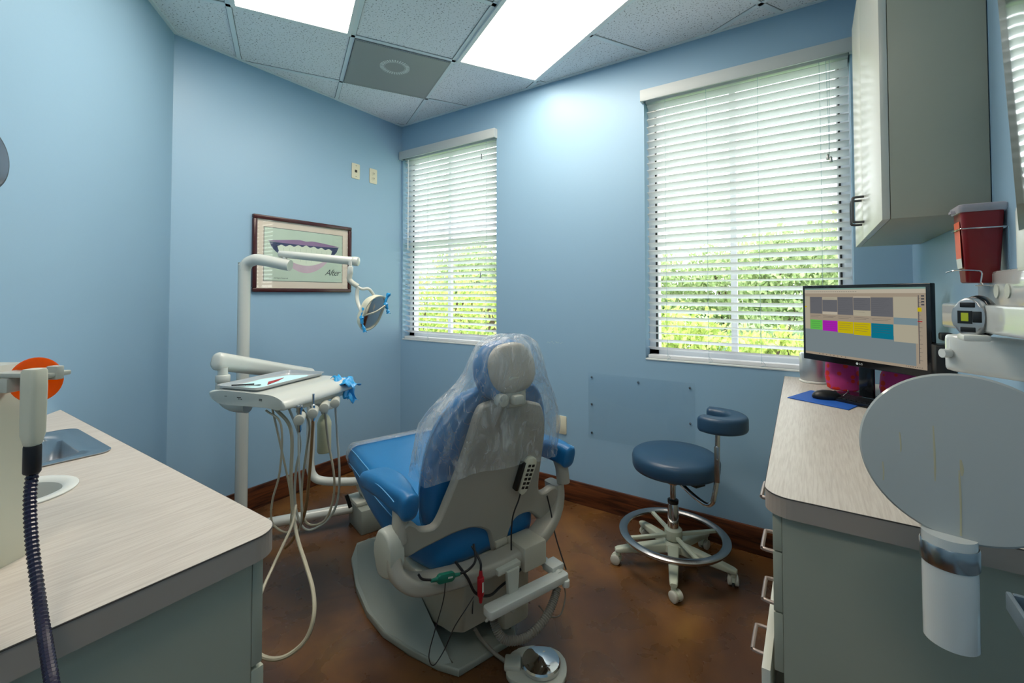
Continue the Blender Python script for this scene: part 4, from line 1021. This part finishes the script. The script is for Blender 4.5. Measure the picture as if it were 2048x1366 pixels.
# ================================================================== STOOL
st = thing('dental_stool', 'navy padded stool with curved body support and chrome foot ring', 'stool', (-.585, 2.325, 0), 0)
MB().lathe([(.001, .470), (.18, .470), (.200, .476), (.206, .490), (.208, .53), (.202, .547), (.188, .556), (.10, .562), (.001, .563)], 56, T(.012, 0, 0)).build('seat', 'vinyl_navy', st, ang=70)
MB().lathe([(.001, .45), (.10, .45), (.10, .461)], 30).box(-.02, .17, -.03, .03, .446, .456, m=rot(0, 0, math.radians(-30))).build('seat_plate', 'black', st)
MB().cyl((0, 0, .29), (0, 0, .45), .014).lathe([(.024, .40), (.026, .41), (.026, .445), (.024, .45)], 20).build('gas_lift', 'chrome', st)
MB().lathe([(.027, .10), (.027, .20), (.0275, .21), (.026, .22), (.026, .30), (.024, .305)], 28).build('column', 'chrome', st)
MB().lathe([(.024, .303), (.026, .306), (.026, .322), (.018, .325)], 24).build('column_collar', 'black', st)
fr = MB().grid(lambda u, v: (0, 0, 0), 3, 2) if False else MB()
fr.lathe([(.222, .150), (.232, .140), (.252, .140), (.262, .150), (.262, .158), (.250, .166), (.234, .166), (.222, .158), (.222, .150)], 72, None, False)
ringo = fr.build('foot_ring', 'satin_metal', st, ang=50)
MB().lathe([(.038, .13), (.042, .135), (.042, .178), (.036, .184), (.027, .186)], 24).build('ring_hub', 'stool_base', st)
for a in (30, 120, 210, 300):
    MB().box(.03, .232, -.009, .009, .142, .158, m=rot(0, 0, math.radians(a+12)), bev=.003).build('ring_spoke', 'stool_base', st)
MB().lathe([(.05, .075), (.055, .08), (.052, .11), (.036, .125)], 24).build('base_hub', 'stool_base', st)
for k in range(5):
    a = math.radians(-4+72*k); m = Matrix.Rotation(a, 4, 'Z')
    rings = []
    for (x, hw, zt, zb) in ((.02, .028, .118, .072), (.12, .024, .108, .066), (.22, .020, .094, .062), (.275, .018, .084, .060), (.288, .014, .080, .062)):
        rings.append([m @ V((x, p[0], (zt+zb)/2+p[1])) for p in rrect(hw*2, zt-zb, .008, 3)])
    lg = MB().loft(rings).cyl(m @ V((.272, 0, .045)), m @ V((.272, 0, .07)), .012).build('leg', 'stool_base', st, ang=50)
    cm = T(*(m @ V((.272, 0, 0)))) @ Matrix.Rotation(a+1.9+k*1.3, 4, 'Z')
    mb = MB()
    for s in (-1, 1): mb.lathe([(.004, s*.006), (.022, s*.006), (.0245, s*.009), (.0245, s*.020), (.021, s*.023), (.008, s*.024)], 22, cm @ T(.012, 0, .0246) @ rot(PI/2))
    mb.build('wheel', 'wheel', lg)
    MB().loft([[cm @ V((.012+.026*math.cos(b), y, .0246+.026*math.sin(b))) for b in [PI*q/8 for q in range(9)]] for y in (-.006, .006)], True).build('caster_hood', 'stool_base', lg)
# C shaped body support
bc = V((.222, -.010, .745))
P = []; 
def crng(u):
    a = math.radians(-168+ 300*u)+math.radians(45); return a
pts = [(-.115, .100), (-.05, .115), (.03, .10), (.085, .045), (.095, -.02), (.06, -.08), (-.0, -.105), (-.075, -.095)]
ra = math.radians(-12)
P = crom([(bc.x+x*math.cos(ra)-y*math.sin(ra), bc.y+x*math.sin(ra)+y*math.cos(ra), bc.z+.0) for x, y in [(q[0]*.82, q[1]*.82) for q in pts]], 6)
rings = []
for i, p in enumerate(P):
    u = i/(len(P)-1); d = (P[min(i+1, len(P)-1)]-P[max(i-1, 0)]).normalized(); side = V((0, 0, 1)); nrm = d.cross(side).normalized()
    s = .8 if i in (0, len(P)-1) else 1
    rings.append([p+nrm*q[0]*s+side*q[1]*s for q in rrect(.062+.02*math.sin(PI*u), .075, .018, 4)])
MB().loft(rings).build('body_support', 'vinyl_navy', st, ang=60)
MB().tube([(.0, 0, .44), (.02, -.02, .437), (.10, -.075, .405), (.17, -.11, .385), (.20, -.12, .40), (.212, -.122, .44), (.222, -.115, .52), (.226, -.108, .715)], .011, 14).build('support_bar', 'chrome', st)
MB().box(.214, .236, -.132, -.124, .50, .66, bev=.002).cyl((.225, -.128, .60), (.225, -.142, .60), .006).build('adjuster', 'satin_metal', st)

# ================================================================== LAMP POST + OPERATORY LIGHT
lp = thing('operatory_light', 'dental light on a tall white bent post beside the framed picture', 'dental light', (-2.56, 1.215, 0))
pj = V((-2.225, 1.70, .10))
MB().tube([(-2.56, 1.215, .10), (-2.56, 1.215, 1.40), (-2.56, 1.215, 1.47), (-2.548, 1.222, 1.51), (-2.52, 1.236, 1.528), (-2.48, 1.258, 1.532), (-2.34, 1.345, 1.500)], .0305, 20, 5).build('post', 'arm_paint', lp, True)
MB().cyl((-2.56, 1.215, 0), (-2.56, 1.215, .10), .05, bev=.01).build('foot', 'arm_paint', lp, True)
MB().tube([(-2.56, 1.215, .09), (-2.42, 1.418, .095), (-2.24, 1.68, .10)], .028, 16, 3).build('floor_pipe', 'arm_paint', lp, True)
A2L, A2R = V((-2.40, 1.318, 1.565)), V((-2.03, 1.535, 1.522))
MB().cyl((-2.36, 1.333, 1.50), (-2.375, 1.333, 1.56), .012).build('elbow_pin', 'arm_paint', lp, True)
MB().cyl(A2L, A2R, .019, .0225, bev=.004).build('upper_arm', 'arm_paint', lp, True)
mb = MB(); dA = (A2R-A2L).normalized(); mb.cyl(A2R-dA*.02, A2R+dA*.012, .0245, bev=.004).build('end_collar', 'arm_paint', lp, True)
J = V((-2.055, 1.52, 1.50))
D0 = 2.36
MB().cyl(hp_(700, 522, D0), hp_(701, 534, D0), .009).cyl(hp_(701, 533, D0), hp_(700, 549, D0), .014, bev=.003).build('swivel', 'arm_paint', lp, True)
MB().tube([hp_(700, 547, D0), hp_(699, 558, D0), hp_(704, 565, D0), hp_(716, 573, D0)], .0135, 12, 5).build('knuckle', 'plastic_grey', lp, True)
MB().tube([hp_(716, 573, D0), hp_(714, 590, D0), hp_(716, 606, D0-.01), hp_(725, 628, D0-.03)], .0105, 12, 6, flat=(1, .8)).tube([hp_(714, 573, D0), hp_(724, 578, D0+.01), hp_(738, 578, D0+.03), hp_(749, 592, D0+.06)], .0095, 12, 6, flat=(1, .8)).build('yoke', 'arm_paint', lp, True)
hcn = hp_(744, 625, D0+.01); hdir = V((.92, .14, -.48)).normalized()
hm = Matrix.Translation(hcn) @ align(hdir)
mb = MB(); rings = []
for (z, s) in ((-.058, .12), (-.054, .42), (-.040, .72), (-.018, .92), (.006, 1.0), (.012, 1.0), (.012, .93), (.004, .91)):
    rings.append([hm @ V((p[0]*s, p[1]*s, z)) for p in rrect(.145, .21, .068, 7)])
mb.loft(rings).build('head', 'cream', lp, True, ang=60)
mb = MB(); rings = []
for (z, s) in ((.006, .93), (.010, .6), (.012, .05)): rings.append([hm @ V((p[0]*s, p[1]*s, z)) for p in rrect(.14, .205, .064, 7)])
mb.loft(rings, True, False).build('reflector', 'chrome', lp, True)
hl, hr = hp_(726, 632, D0-.04), hp_(771, 611, D0-.03)
MB().tube([hl, (hl+hr)/2+hdir*.012, hr], .009, 10, 5, flat=(1, .55)).build('handle_bar', 'cream', lp, True)
mb = MB(); 
def film(mb, base, pts):
    P = crom(pts, 5); rings = []
    for i, p in enumerate(P):
        u = i/(len(P)-1); r = .014*(1-.5*math.sin(u*PI*2)**2)+.003*math.sin(i*2.1); rings.append([p+V((math.cos(2*PI*k/9)*r, math.sin(2*PI*k/9)*r*.6, .3*r*math.sin(k*2.3+i))) for k in range(9)])
    mb.loft(rings)
o1 = MB(); film(o1, 0, [hp_(729, 616, D0-.05), hp_(724, 630, D0-.05), hp_(724, 645, D0-.05), hp_(730, 664, D0-.05)])
o = o1.build('handle_film', 'film_blue', ang=30); tag(o, 'blue barrier film wrapped on the left handle of the dental light', 'barrier film', 'blue films on the dental light')
o1 = MB(); film(o1, 0, [hp_(778, 587, D0-.02), hp_(771, 604, D0-.02), hp_(774, 616, D0-.02), hp_(777, 627, D0-.02)])
o = o1.build('handle_film', 'film_blue', ang=30); tag(o, 'blue barrier film wrapped on the right handle of the dental light', 'barrier film', 'blue films on the dental light')

# floor junction box
jb = thing('junction_box', 'grey floor utility box under the foot of the dental chair', 'utility box', (-2.17, 1.76, 0), RC)
MB().box(-.10, .10, -.11, .10, 0, .135, bev=.008).build('box', 'base_grey', jb)
MB().box(-.105, .105, -.05, .105, .136, .158, bev=.004).prism([(-.05, .158), (.09, .158), (.12, .26), (-.09, .26)], -.02, .06, m=Matrix(((1, 0, 0, 0), (0, 0, 1, 0), (0, 1, 0, 0), (0, 0, 0, 1)))).build('cover', 'plastic_grey', jb)
MB().box(-.095, -.075, -.03, -.022, .17, .25, m=rot(0, -.3, 0)).box(-.0, .02, -.026, -.021, .18, .235).build('slot', 'black', jb)

# ================================================================== DELIVERY UNIT
DA = math.radians(17); DO = V((-2.03, 1.095, 0))
DM = Matrix.Translation(DO) @ Matrix.Rotation(DA, 4, 'Z')
du = thing('delivery_unit', 'white dental delivery unit on a swing arm with instrument holders', 'delivery unit', m=DM)
# J tube from the chair
MB().tube([(-2.425, 1.530, .84), (-2.425, 1.530, .50), (-2.428, 1.530, .36), (-2.412, 1.542, .29), (-2.36, 1.58, .262), (-2.22, 1.68, .258), (-2.08, 1.72, .30)], .0235, 16, 6).build('support_tube', 'arm_paint', du, True)
KN = V((-2.19, .945, 1.045)); KF = V((-2.41, 1.50, .885))
dK = (KF-KN).normalized(); ax = align(dK, (0, 0, 1)); rings = []
for (q, s) in ((-.030, .55), (-.026, .85), (-.016, 1), (.0, 1), (.2, .97), (.4, .93), ((KF-KN).length-.02, .93), ((KF-KN).length+.018, .92), ((KF-KN).length+.026, .6)):
    rings.append([Matrix.Translation(KN) @ ax @ V((p[0]*s, p[1]*s, q)) for p in rrect(.062, .080, .030, 6)])
MB().loft(rings).build('spring_arm', 'arm_paint', du, True, ang=50)
MB().cyl((-2.423, 1.525, .83), (-2.423, 1.525, .87), .028, bev=.004).build('arm_pivot', 'arm_paint', du, True)
kb = V((-2.175, .948, 0))
MB().cyl((kb.x, kb.y, .985), (kb.x, kb.y, 1.02), .020).cyl((kb.x, kb.y, .955), (kb.x, kb.y, .988), .029, bev=.005).tube([(kb.x, kb.y, .96), (kb.x, kb.y, .91), (kb.x+.012, kb.y+.008, .875), (kb.x+.05, kb.y+.025, .855), (kb.x+.12, kb.y+.05, .853)], .027, 16, 6).build('elbow', 'arm_paint', du, True)
# body: side profile in (x,z), extruded along y
sp_ = smooth_poly([(-.115, .945), (.13, .945), (.20, .941), (.245, .924), (.262, .900), (.245, .886), (.15, .893), (.02, .891), (-.07, .893), (-.112, .908)], 4)
MB().prism(sp_, -.205, .215, m=Matrix(((1, 0, 0, 0), (0, 0, 1, 0), (0, 1, 0, 0), (0, 0, 0, 1))), bev=.006, seg=2).build('control_head', 'arm_paint', du, ang=40)
MB().box(-.10, .10, -.16, .12, .876, .893, bev=.006).build('underside_cover', 'plastic_grey', du)
mb = MB()
for (x, z, w, h) in ((.03, .925, .02, .003), (.03, .919, .006, .003), (.042, .919, .006, .003), (-.04, .926, .012, .002), (.14, .925, .014, .003), (.14, .919, .014, .002)): mb.box(x-w/2, x+w/2, -.2062, -.205, z-h/2, z+h/2)
mb.build('side_marks', 'slot_dark', du)
mb = MB(); mb.tube([(.195, -.155, .936), (.187, -.150, .939), (.188, -.14, .939), (.2, -.145, .933)], .0009, 5, 4); mb.tube([(.17, -.09, .9425), (.185, -.085, .938), (.205, -.09, .930)], .0009, 5, 4)
for k in range(9): mb.box(.234, .2355, .0+.016*k, .010+.016*k, .893-(k % 2)*.003, .897)
mb.build('front_marks', 'slot_dark', du)
# holders + hoses
holders = [V((-1.708, 1.03, .848)), V((-1.745, 1.112, .851)), V((-1.775, 1.185, .855)), V((-1.80, 1.255, .857))]
hd_dir = V((.75, -.62, -.05)).normalized()
MB().box(.20, .245, -.10, .19, .868, .890, bev=.004).build('holder_rail', 'plastic_grey', du)
for i, h in enumerate(holders):
    mb = MB(); mb.cyl(h-hd_dir*.038, h+hd_dir*.03, .0185, .0205, bev=.004); mb.cyl(h-V((.03, -.02, 0)), h-V((.06, -.03, -.015)), .010)
    mb.cyl(h+hd_dir*-.04, h+hd_dir*-.062, .007, .004)
    mb.build('holder', 'plastic_grey', du, True)
hz = .13
def hose(nm, m, pts, r, par): MB().tube(pts, r, 8, 8).build(nm, m, par, True)
h = holders
pt = lambda px, py, d: hp_(px, py, d)
# hoses 3 and 4: long hanging loops back up to the unit
for i, (m_, pts) in enumerate((
    ('hose_cream', [h[2]+V((.0, .0, -.02)), pt(656, 880, 2.05), pt(668, 950, 2.06), pt(666, 1000, 2.07), pt(650, 1040, 2.06), pt(622, 1050, 2.05), pt(606, 1030, 2.05), pt(604, 970, 2.06), pt(613, 900, 2.05), pt(618, 845, 2.0), V((-1.95, 1.15, .87))]),
    ('hose_white', [h[3]+V((0, 0, -.02)), pt(675, 880, 2.12), pt(679, 950, 2.13), pt(674, 1005, 2.13), pt(655, 1040, 2.12), pt(620, 1060, 2.1), pt(600, 1045, 2.08), pt(590, 1000, 2.08), pt(592, 940, 2.06), pt(600, 880, 2.0), V((-1.93, 1.10, .87))]))):
    hose('hose', m_, pts, .0052, du)
hose('hose', 'hose_cream', [V((-1.86, .975, .87)), pt(562, 850, 1.80), pt(560, 940, 1.82), pt(545, 1000, 1.84), pt(543, 1040, 1.85), pt(556, 1058, 1.85), pt(576, 1064, 1.86), pt(582, 1040, 1.88), pt(580, 980, 1.9), V((-1.90, 1.02, .87))], .0042, du)
hose('hose', 'hose_cream', [V((-1.88, 1.02, .87)), pt(582, 860, 1.88), pt(582, 960, 1.88), pt(586, 1030, 1.88), pt(592, 1060, 1.82)], .0075, du)
hose('supply_hose', 'hose_cream', [pt(586, 1030, 1.88), pt(596, 1080, 1.78), pt(612, 1130, 1.68), pt(626, 1180, 1.60), pt(628, 1230, 1.53), pt(614, 1275, 1.50), pt(585, 1305, 1.48), pt(552, 1318, 1.47), pt(520, 1310, 1.49), pt(495, 1280, 1.52)], .0072, du)
hose('supply_hose', 'hose_cream', [pt(592, 1010, 1.86), pt(584, 1050, 1.80), pt(566, 1090, 1.74), pt(545, 1135, 1.68), pt(525, 1180, 1.6), pt(505, 1240, 1.52)], .0055, du)
# handpieces standing in the first two holders
t = thing('dental_handpiece', 'metal dental handpiece with flared top in the nearest holder of the delivery unit', 'handpiece', tuple(h[0]+hd_dir*.012), group='handpieces on the delivery unit')
MB().lathe([(.006, -.05), (.0085, -.04), (.0085, .02), (.009, .028), (.013, .045), (.014, .052), (.011, .058), (.004, .060)], 18).build('body', 'satin_metal', t)
MB().tube([(0, 0, -.05), (-.004, 0, -.08), (-.03, .02, -.22), (-.075, .06, -.42), (-.11, .07, -.50)], .004, 8).build('hose', 'hose_white', t)
t = thing('dental_handpiece', 'slim metal dental handpiece with brown hose in the second holder', 'handpiece', tuple(h[1]+hd_dir*.012), group='handpieces on the delivery unit')
MB().lathe([(.006, -.035), (.009, -.028), (.009, .0), (.007, .014), (.0085, .018), (.0085, .032), (.005, .036), (.005, .075), (.006, .078)], 18).build('body', 'chrome', t)
MB().tube([(0, 0, -.035), (-.01, .005, -.08), (-.05, .02, -.25), (-.10, .03, -.45), (-.17, .02, -.58), (-.20, .0, -.62)], .0065, 8).build('hose', 'hose_brown', t)
# water bottle
t = thing('water_bottle', 'cloudy plastic water bottle hanging under the delivery unit', 'bottle', tuple(pt(648, 905, 2.3)))
MB().lathe([(.018, 0), (.030, .002), (.034, .01), (.034, .13), (.035, .14), (.034, .155), (.024, .182), (.013, .195), (.013, .215)], 28).build('bottle', 'bottle', t)
MB().lathe([(.016, .20), (.017, .205), (.017, .228), (.015, .232)], 20).build('cap', 'plastic_grey', t)
bt = pt(648, 905, 2.3)
MB().box(bt.x-.04, bt.x+.05, bt.y-.03, bt.y+.03, bt.z+.226, bt.z+.26, bev=.008).cyl((bt.x, bt.y, bt.z+.25), (-2.02, 1.20, .86), .018).build('bottle_mount', 'plastic_grey', du, True)
# instrument tray and its contents
tr = thing('instrument_tray', 'flat steel instrument tray resting on the delivery unit', 'tray', m=DM @ T(-.008, .015, .946))
def trf(mb, specs):
    rings = [[(p[0], p[1], z) for p in rrect(w, h_, r, 5)] for w, h_, r, z in specs]; return mb.loft(rings, True, True)
trf(MB(), [(.20, .375, .02, .0), (.215, .395, .025, .006), (.22, .40, .028, .014), (.232, .412, .03, .016), (.232, .412, .03, .0175), (.216, .396, .026, .0165), (.206, .386, .022, .004), (.19, .37, .02, .002)]).build('tray', 'tray_metal', tr, ang=40)
def sheet(name, pts, z, m_, label, cat, th=.0008):
    t_ = MB().prism(pts, 0, th).build(name, m_); t_.matrix_world = DM @ T(-.008, .015, z); tag(t_, label, cat); return t_
sheet('tray_paper', [(-.07, -.17), (.10, -.15), (.098, .12), (.03, .17), (-.05, .14), (-.095, .02)], .9487, 'paper_blue', 'pale blue paper liner on the steel instrument tray', 'paper')
sheet('red_card', [(.045, -.085), (-.005, -.03), (-.015, .07), (.02, .0)], .9505, 'paper_red', 'small dark red card on the blue tray paper', 'card')
t = thing('dental_mirror', 'slim metal hand instruments at the near corner of the tray', 'instrument', m=DM @ T(-.055, -.13, .9525))
MB().cyl((-.03, -.03, 0), (.06, .035, 0), .0025, n=8).lathe([(.001, 0), (.009, .001), (.009, .003), (.001, .004)], 14, T(.066, .04, -.001)).build('mirror_handle', 'satin_metal', t)
MB().cyl((-.04, .0, 0), (.03, .05, 0), .0028, n=8).build('probe', 'black', t)
def crumple(name, c_, sx, sy, sz, label, m_='film_blue'):
    t_ = MB(); 
    t_.grid(lambda u, v: (c_.x+(u-.5)*sx+.01*math.sin(v*7), c_.y+(v-.5)*sy+.008*math.sin(u*9), c_.z+sz*(.5-u)+.012*math.sin(u*8+v*5)*1+.006*math.sin(v*17)), 14, 12)
    o = t_.build(name, m_, ang=40, solid=.0015); tag(o, label, 'barrier film', 'blue films on the delivery unit'); return o
crumple('barrier_film', V((-1.855, 1.345, .93)), .09, .10, .03, 'crumpled blue film on top of the far corner of the delivery unit')
crumple('barrier_film', V((-1.842, 1.36, .872)), .04, .06, .07, 'small blue film hanging below the far corner of the delivery unit')

# ================================================================== RIGHT WALL EQUIPMENT
# x-ray: wall plate, arms, round head and cone
xr = thing('dental_xray', 'white wall mounted dental x-ray arm with round glossy head and downward cone', 'x-ray machine', (XD, 1.25, 1.2))
MB().box(.356, XD-.001, 1.02, 1.62, 1.315, 1.40, bev=.008).prism([(1.02, 1.0), (1.56, 1.0), (1.62, 1.03), (1.62, 1.10), (1.02, 1.10)], .356, XD-.001, m=Matrix(((0, 0, 1, 0), (1, 0, 0, 0), (0, 1, 0, 0), (0, 0, 0, 1))), bev=.006).build('wall_plate', 'gloss_white', xr, True)
mb = MB()
for y in (1.47, 1.40): mb.cyl((.357, y, 1.352), (.3535, y, 1.352), .016, n=20)
mb.build('screw_recess', 'plastic_grey', xr, True)
Pa, Pb = V((.279, 1.475, 1.295)), V((.345, .86, 1.296))
d = (Pb-Pa).normalized(); rings = []
for q in (-.0, .004, .3, (Pb-Pa).length): 
    s = .9 if q == 0 else 1
    rings.append([Pa+d*q+V((-d.y, d.x, 0))*p[0]*s+V((0, 0, p[1]*s)) for p in rrect(.034, .057, .006, 3)])
MB().loft(rings).build('upper_arm', 'gloss_white', xr, True)
Pa2, Pb2 = V((.285, 1.40, 1.213)), V((.372, 1.31, 1.212)); d = (Pb2-Pa2).normalized()
rings = []
for q, s in ((-.03, .35), (-.022, .75), (-.008, .95), (.01, 1), (.06, 1), ((Pb2-Pa2).length, 1)):
    rings.append([Pa2+d*q+V((-d.y, d.x, 0))*p[0]*s+V((0, 0, p[1]*(.85+.15*s))) for p in rrect(.06, .084, .012, 3)])
MB().loft(rings).build('lower_arm', 'gloss_white', xr, True)
MB().cyl((.258, 1.385, 1.212), (.244, 1.378, 1.212), .010).cyl((.33, 1.49, 1.06), (.35, 1.53, 1.06), .02, bev=.004).box(.29, .35, 1.16, 1.32, 1.07, 1.155, bev=.01).build('knob', 'gloss_white', xr, True)
hc_ = V((.155, .783, 1.141)); vd = (V((0, 0, CH))-hc_); vd = V((vd.x, vd.y, vd.z*.35)).normalized()
hmx = Matrix.Translation(hc_) @ align(vd)
MB().lathe([(.02, -.075), (.06, -.072), (.082, -.055), (.090, -.02), (.098, -.006), (.1015, -.001), (.1025, .002), (.100, .0045), (.06, .0065), (.001, .007)], 72, hmx).build('tube_head', 'head_grey', xr, True, ang=35)
stn = MB(); rnd = random.Random(9)
mat('stain', '#b4ae90', .4)
cbase = V((hc_.x-.013, hc_.y-.0, 0))
cm_ = T(.140, .777, 0)
MB().lathe([(.026, .818), (.0262, .905), (.0262, .95)], 40, T(.140, .777, .095) , True).build('cone', 'gloss_white', xr, True)
MB().lathe([(.0268, 1.008), (.0280, 1.010), (.0280, 1.032), (.0268, 1.034)], 40, T(.140, .777, 0), False).build('collar', 'satin_metal', xr, True)
MB().cyl((.17, .80, 1.13), (.30, .86, 1.19), .022).build('yoke', 'gloss_white', xr, True)
mb = MB()
for (px, y0, y1, w) in ((1868, 865, 1012, .0018), (1795, 890, 945, .0014), (1755, 960, 1000, .0013), (1918, 935, 1075, .0016), (1922, 925, 965, .003)):
    x = (px-1925)/444*.2; za = -(y0-920)/328*.2; zb = -(y1-920)/328*.2
    mb.tube([(x, 0+0, 0)] if False else [(x, za, .0066-.06*(x*x+za*za)), (x+.001, (za+zb)/2, .0069-.06*(x*x)), (x+.0005, zb, .0060-.03*(x*x+zb*zb))], w*.6, 6, 4, flat=(1, .25))
stb = mb
# x axis of the disc points screen-left or right? build from the matrix, keep both axes consistent
stb.b.transform(hmx); stb.build('drip_stain', 'stain', xr, True)
# small device on the arm
dv = thing('arm_gadget', 'silver and black rounded gadget with small yellow window on the white arm', 'gadget', m=T(.262, 1.262, 1.298))
def dy(pts, x0, x1, bev=.004): return MB().prism(pts, x0, x1, m=Matrix(((0, 0, 1, 0), (1, 0, 0, 0), (0, 1, 0, 0), (0, 0, 0, 1))), bev=bev, seg=3)
ov = lambda ry, rz, n=28, cz=0: [(ry*math.cos(2*PI*k/n), cz+rz*math.sin(2*PI*k/n)) for k in range(n)]
m_g = rot(0, 0, math.radians(-40)) @ T(.0, .012, 0)
mb = MB(); mb.prism(ov(.027, .040), -.012, .010, m=m_g @ rot(PI/2), bev=.005, seg=3); mb.build('face_shell', 'silver', dv)
mb = MB(); mb.prism(ov(.030, .044), -.034, -.012, m=m_g @ rot(PI/2), bev=.006, seg=3); mb.build('rear_shell', 'black_gloss', dv)
mb = MB(); mb.box(-.010, .002, -.0121, -.0098, -.008, .009, m=m_g); mb.build('window', 'yellow_green', dv)
mb = MB(); mb.box(-.016, .007, -.0116, -.0098, -.013, .013, m=m_g); mb.box(-.012, .012, -.0114, -.0098, .020, .030, m=m_g, bev=.001); mb.box(-.012, .012, -.0114, -.0098, -.030, -.020, m=m_g, bev=.001); mb.box(.008, .022, -.0114, -.0098, -.010, .012, m=m_g, bev=.001); mb.build('button', 'black', dv)
MB().box(-.01, .03, -.02, .03, -.047, -.034, bev=.004).build('clip', 'plastic_white', dv)
# sharps container
sh_ = thing('sharps_container', 'dark red sharps container in a wire bracket on the right wall', 'sharps container', (.342, 1.535, 1.372))
def shr(z, w, dpt): return [(p[0], p[1], z) for p in rrect(w, dpt, .010, 4)]
MB().loft([shr(0, .052, .058), shr(.003, .058, .062), (shr(.16, .074, .076)), (shr(.172, .074, .076))]).build('bin', 'red_sharp', sh_, ang=50)
MB().loft([shr(.170, .080, .082), shr(.178, .086, .088), shr(.186, .086, .088), shr(.189, .080, .082)]).box(-.050, -.035, -.012, .012, .172, .178).build('lid', 'clear_lid', sh_, ang=50)
mb = MB(); mb.mi = 0
mb._add([(-.0352, -.022, .060), (-.0352, .024, .060), (-.0380, .026, .150), (-.0380, -.024, .150)], [(0, 1, 2, 3)]); mb.mi = 1
mb._add([(-.0335, -.020, .036), (-.0335, .022, .036), (-.0353, .024, .060), (-.0353, -.022, .060)], [(0, 1, 2, 3)])
mb.build('label', ['orange_label', 'pale_label'], sh_)
wb = thing('wire_bracket', 'thin chrome wire bracket holding the red sharps container', 'bracket', (.342, 1.535, 1.372))
def loop(z, w, dpt): return [(p[0], p[1], z) for p in rrect(w, dpt, .006, 3)]
mb = MB(); L_ = loop(.130, .080, .084); mb.tube(L_+[L_[0]], .0016, 6, 0, cap=False)
mb.tube([(.04, -.046, -.006), (-.005, -.046, -.006), (-.006, -.046, .02), (-.012, -.046, .028), (-.05, -.046, .030), (-.062, -.02, .026)], .0016, 6, 3)
mb.tube([(.041, -.03, -.005), (-.0, -.03, -.006), (-.0, .03, -.006), (.041, .03, -.005)], .0016, 6, 0)
mb.tube([(.041, -.04, .13), (.0405, -.04, -.005)], .0016, 6, 0)
mb.build('wire', 'chrome', wb)
# soap dispenser and polished panel on the right wall
t = thing('soap_dispenser', 'white rounded dispenser box on the right wall beside the sharps container', 'dispenser', (.338, 1.10, 1.385))
MB().prism(rrect(.085, .085, .025, 5), 0, .108, m=T(0, 0, .0), bev=.006).build('body', 'plastic_white', t, ang=50)
MB().box(-.030, .02, -.03, .0, -.022, -.001, bev=.004).build('lever', 'silver', t)
MB().box(.038, .0448, -.055, .055, -.03, .13, bev=.002).build('back_plate', 'plastic_white', t)
t = thing('polished_cabinet', 'tall polished metal box at the right edge reflecting the window blinds', 'dispenser', (.29, .69, 1.42))
MB().prism([(-.083, 0), (.0925, 0), (.0925, .78), (-.117, .78)], -.09, .09, m=rot(PI/2), bev=.004).build('body', 'mirror_panel', t, ang=30)
MB().prism([(-.094, .062), (-.086, .050), (-.080, .050), (-.080, .10), (-.088, .10), (-.095, .094)], .01, .085, m=rot(PI/2)).build('latch', 'plastic_white', t)
# grey tray at the lower right
t = thing('grey_tray', 'grey plastic tray corner at the lower right edge of the photo', 'tray', (.30, .70, .93))
mb = MB()
mb.box(-.088, .080, -.25, .155, 0, .004)
mb.box(-.092, -.086, -.25, .16, 0, .024, bev=.002).box(-.086, .082, .152, .16, 0, .024, bev=.002).box(.076, .082, -.25, .152, 0, .024).box(-.086, .076, -.25, -.244, 0, .024)
mb.build('tray', 'grey_tray', t)
MB().box(.0, .0825, -.2, -.18, -.10, -.001).box(.0, .0825, .08, .10, -.10, -.001).build('wall_bracket', 'satin_metal', t)
# left edge round fitting on the angled wall
bpy.data.objects.remove(bpy.data.objects['wall_mirror'])
sc_ = 1.25; lc = V((AC[0]+CD.x*sc_, AC[1]+CD.y*sc_, 1.735)); nin = -V((nC.x, nC.y, 0))
t = thing('wall_mirror', 'dark glossy round fitting on the angled wall at the left edge of the photo', 'mirror', m=Matrix.Translation(lc) @ align(nin))
MB().lathe([(.09, .0), (.095, .004), (.095, .014), (.088, .018)], 48, None, True).build('rim', 'dark_handle', t)
MB().lathe([(.086, .0181), (.05, .024), (.001, .027)], 48, None, False).build('glass', 'lens_grey', t)

# ================================================================== LIGHT
w = bpy.data.worlds.new('world'); sc.world = w; w.use_nodes = True
bg = w.node_tree.nodes['Background']; bg.inputs[0].default_value = (.93, .97, 1.0, 1); bg.inputs[1].default_value = 5.4
sd_ = bpy.data.lights.new('sun', 'SUN'); sd_.energy = 3.6; sd_.angle = math.radians(2); sd_.color = (1, .96, .88)
so_ = bpy.data.objects.new('sun', sd_); COL.objects.link(so_); so_.rotation_euler = V((.35, .8, -.75)).to_track_quat('-Z', 'Y').to_euler()
for x0, x1, z0, z1 in (WS, WL):
    ld = bpy.data.lights.new('window_portal', 'AREA'); ld.shape = 'RECTANGLE'; ld.size = x1-x0; ld.size_y = z1-z0
    lo_ = bpy.data.objects.new('window_portal', ld); COL.objects.link(lo_); lo_.location = ((x0+x1)/2, YB+WT+.02, (z0+z1)/2); lo_.rotation_euler = (-PI/2, 0, 0)
    ld.cycles.is_portal = True
sc.view_settings.view_transform = 'Standard'; sc.view_settings.look = 'None'; sc.view_settings.gamma = 1; sc.view_settings.exposure = 0
sc.cycles.use_denoising = True
sc.cycles.max_bounces = 10; sc.cycles.transparent_max_bounces = 24
sc.cycles.sample_clamp_indirect = 8
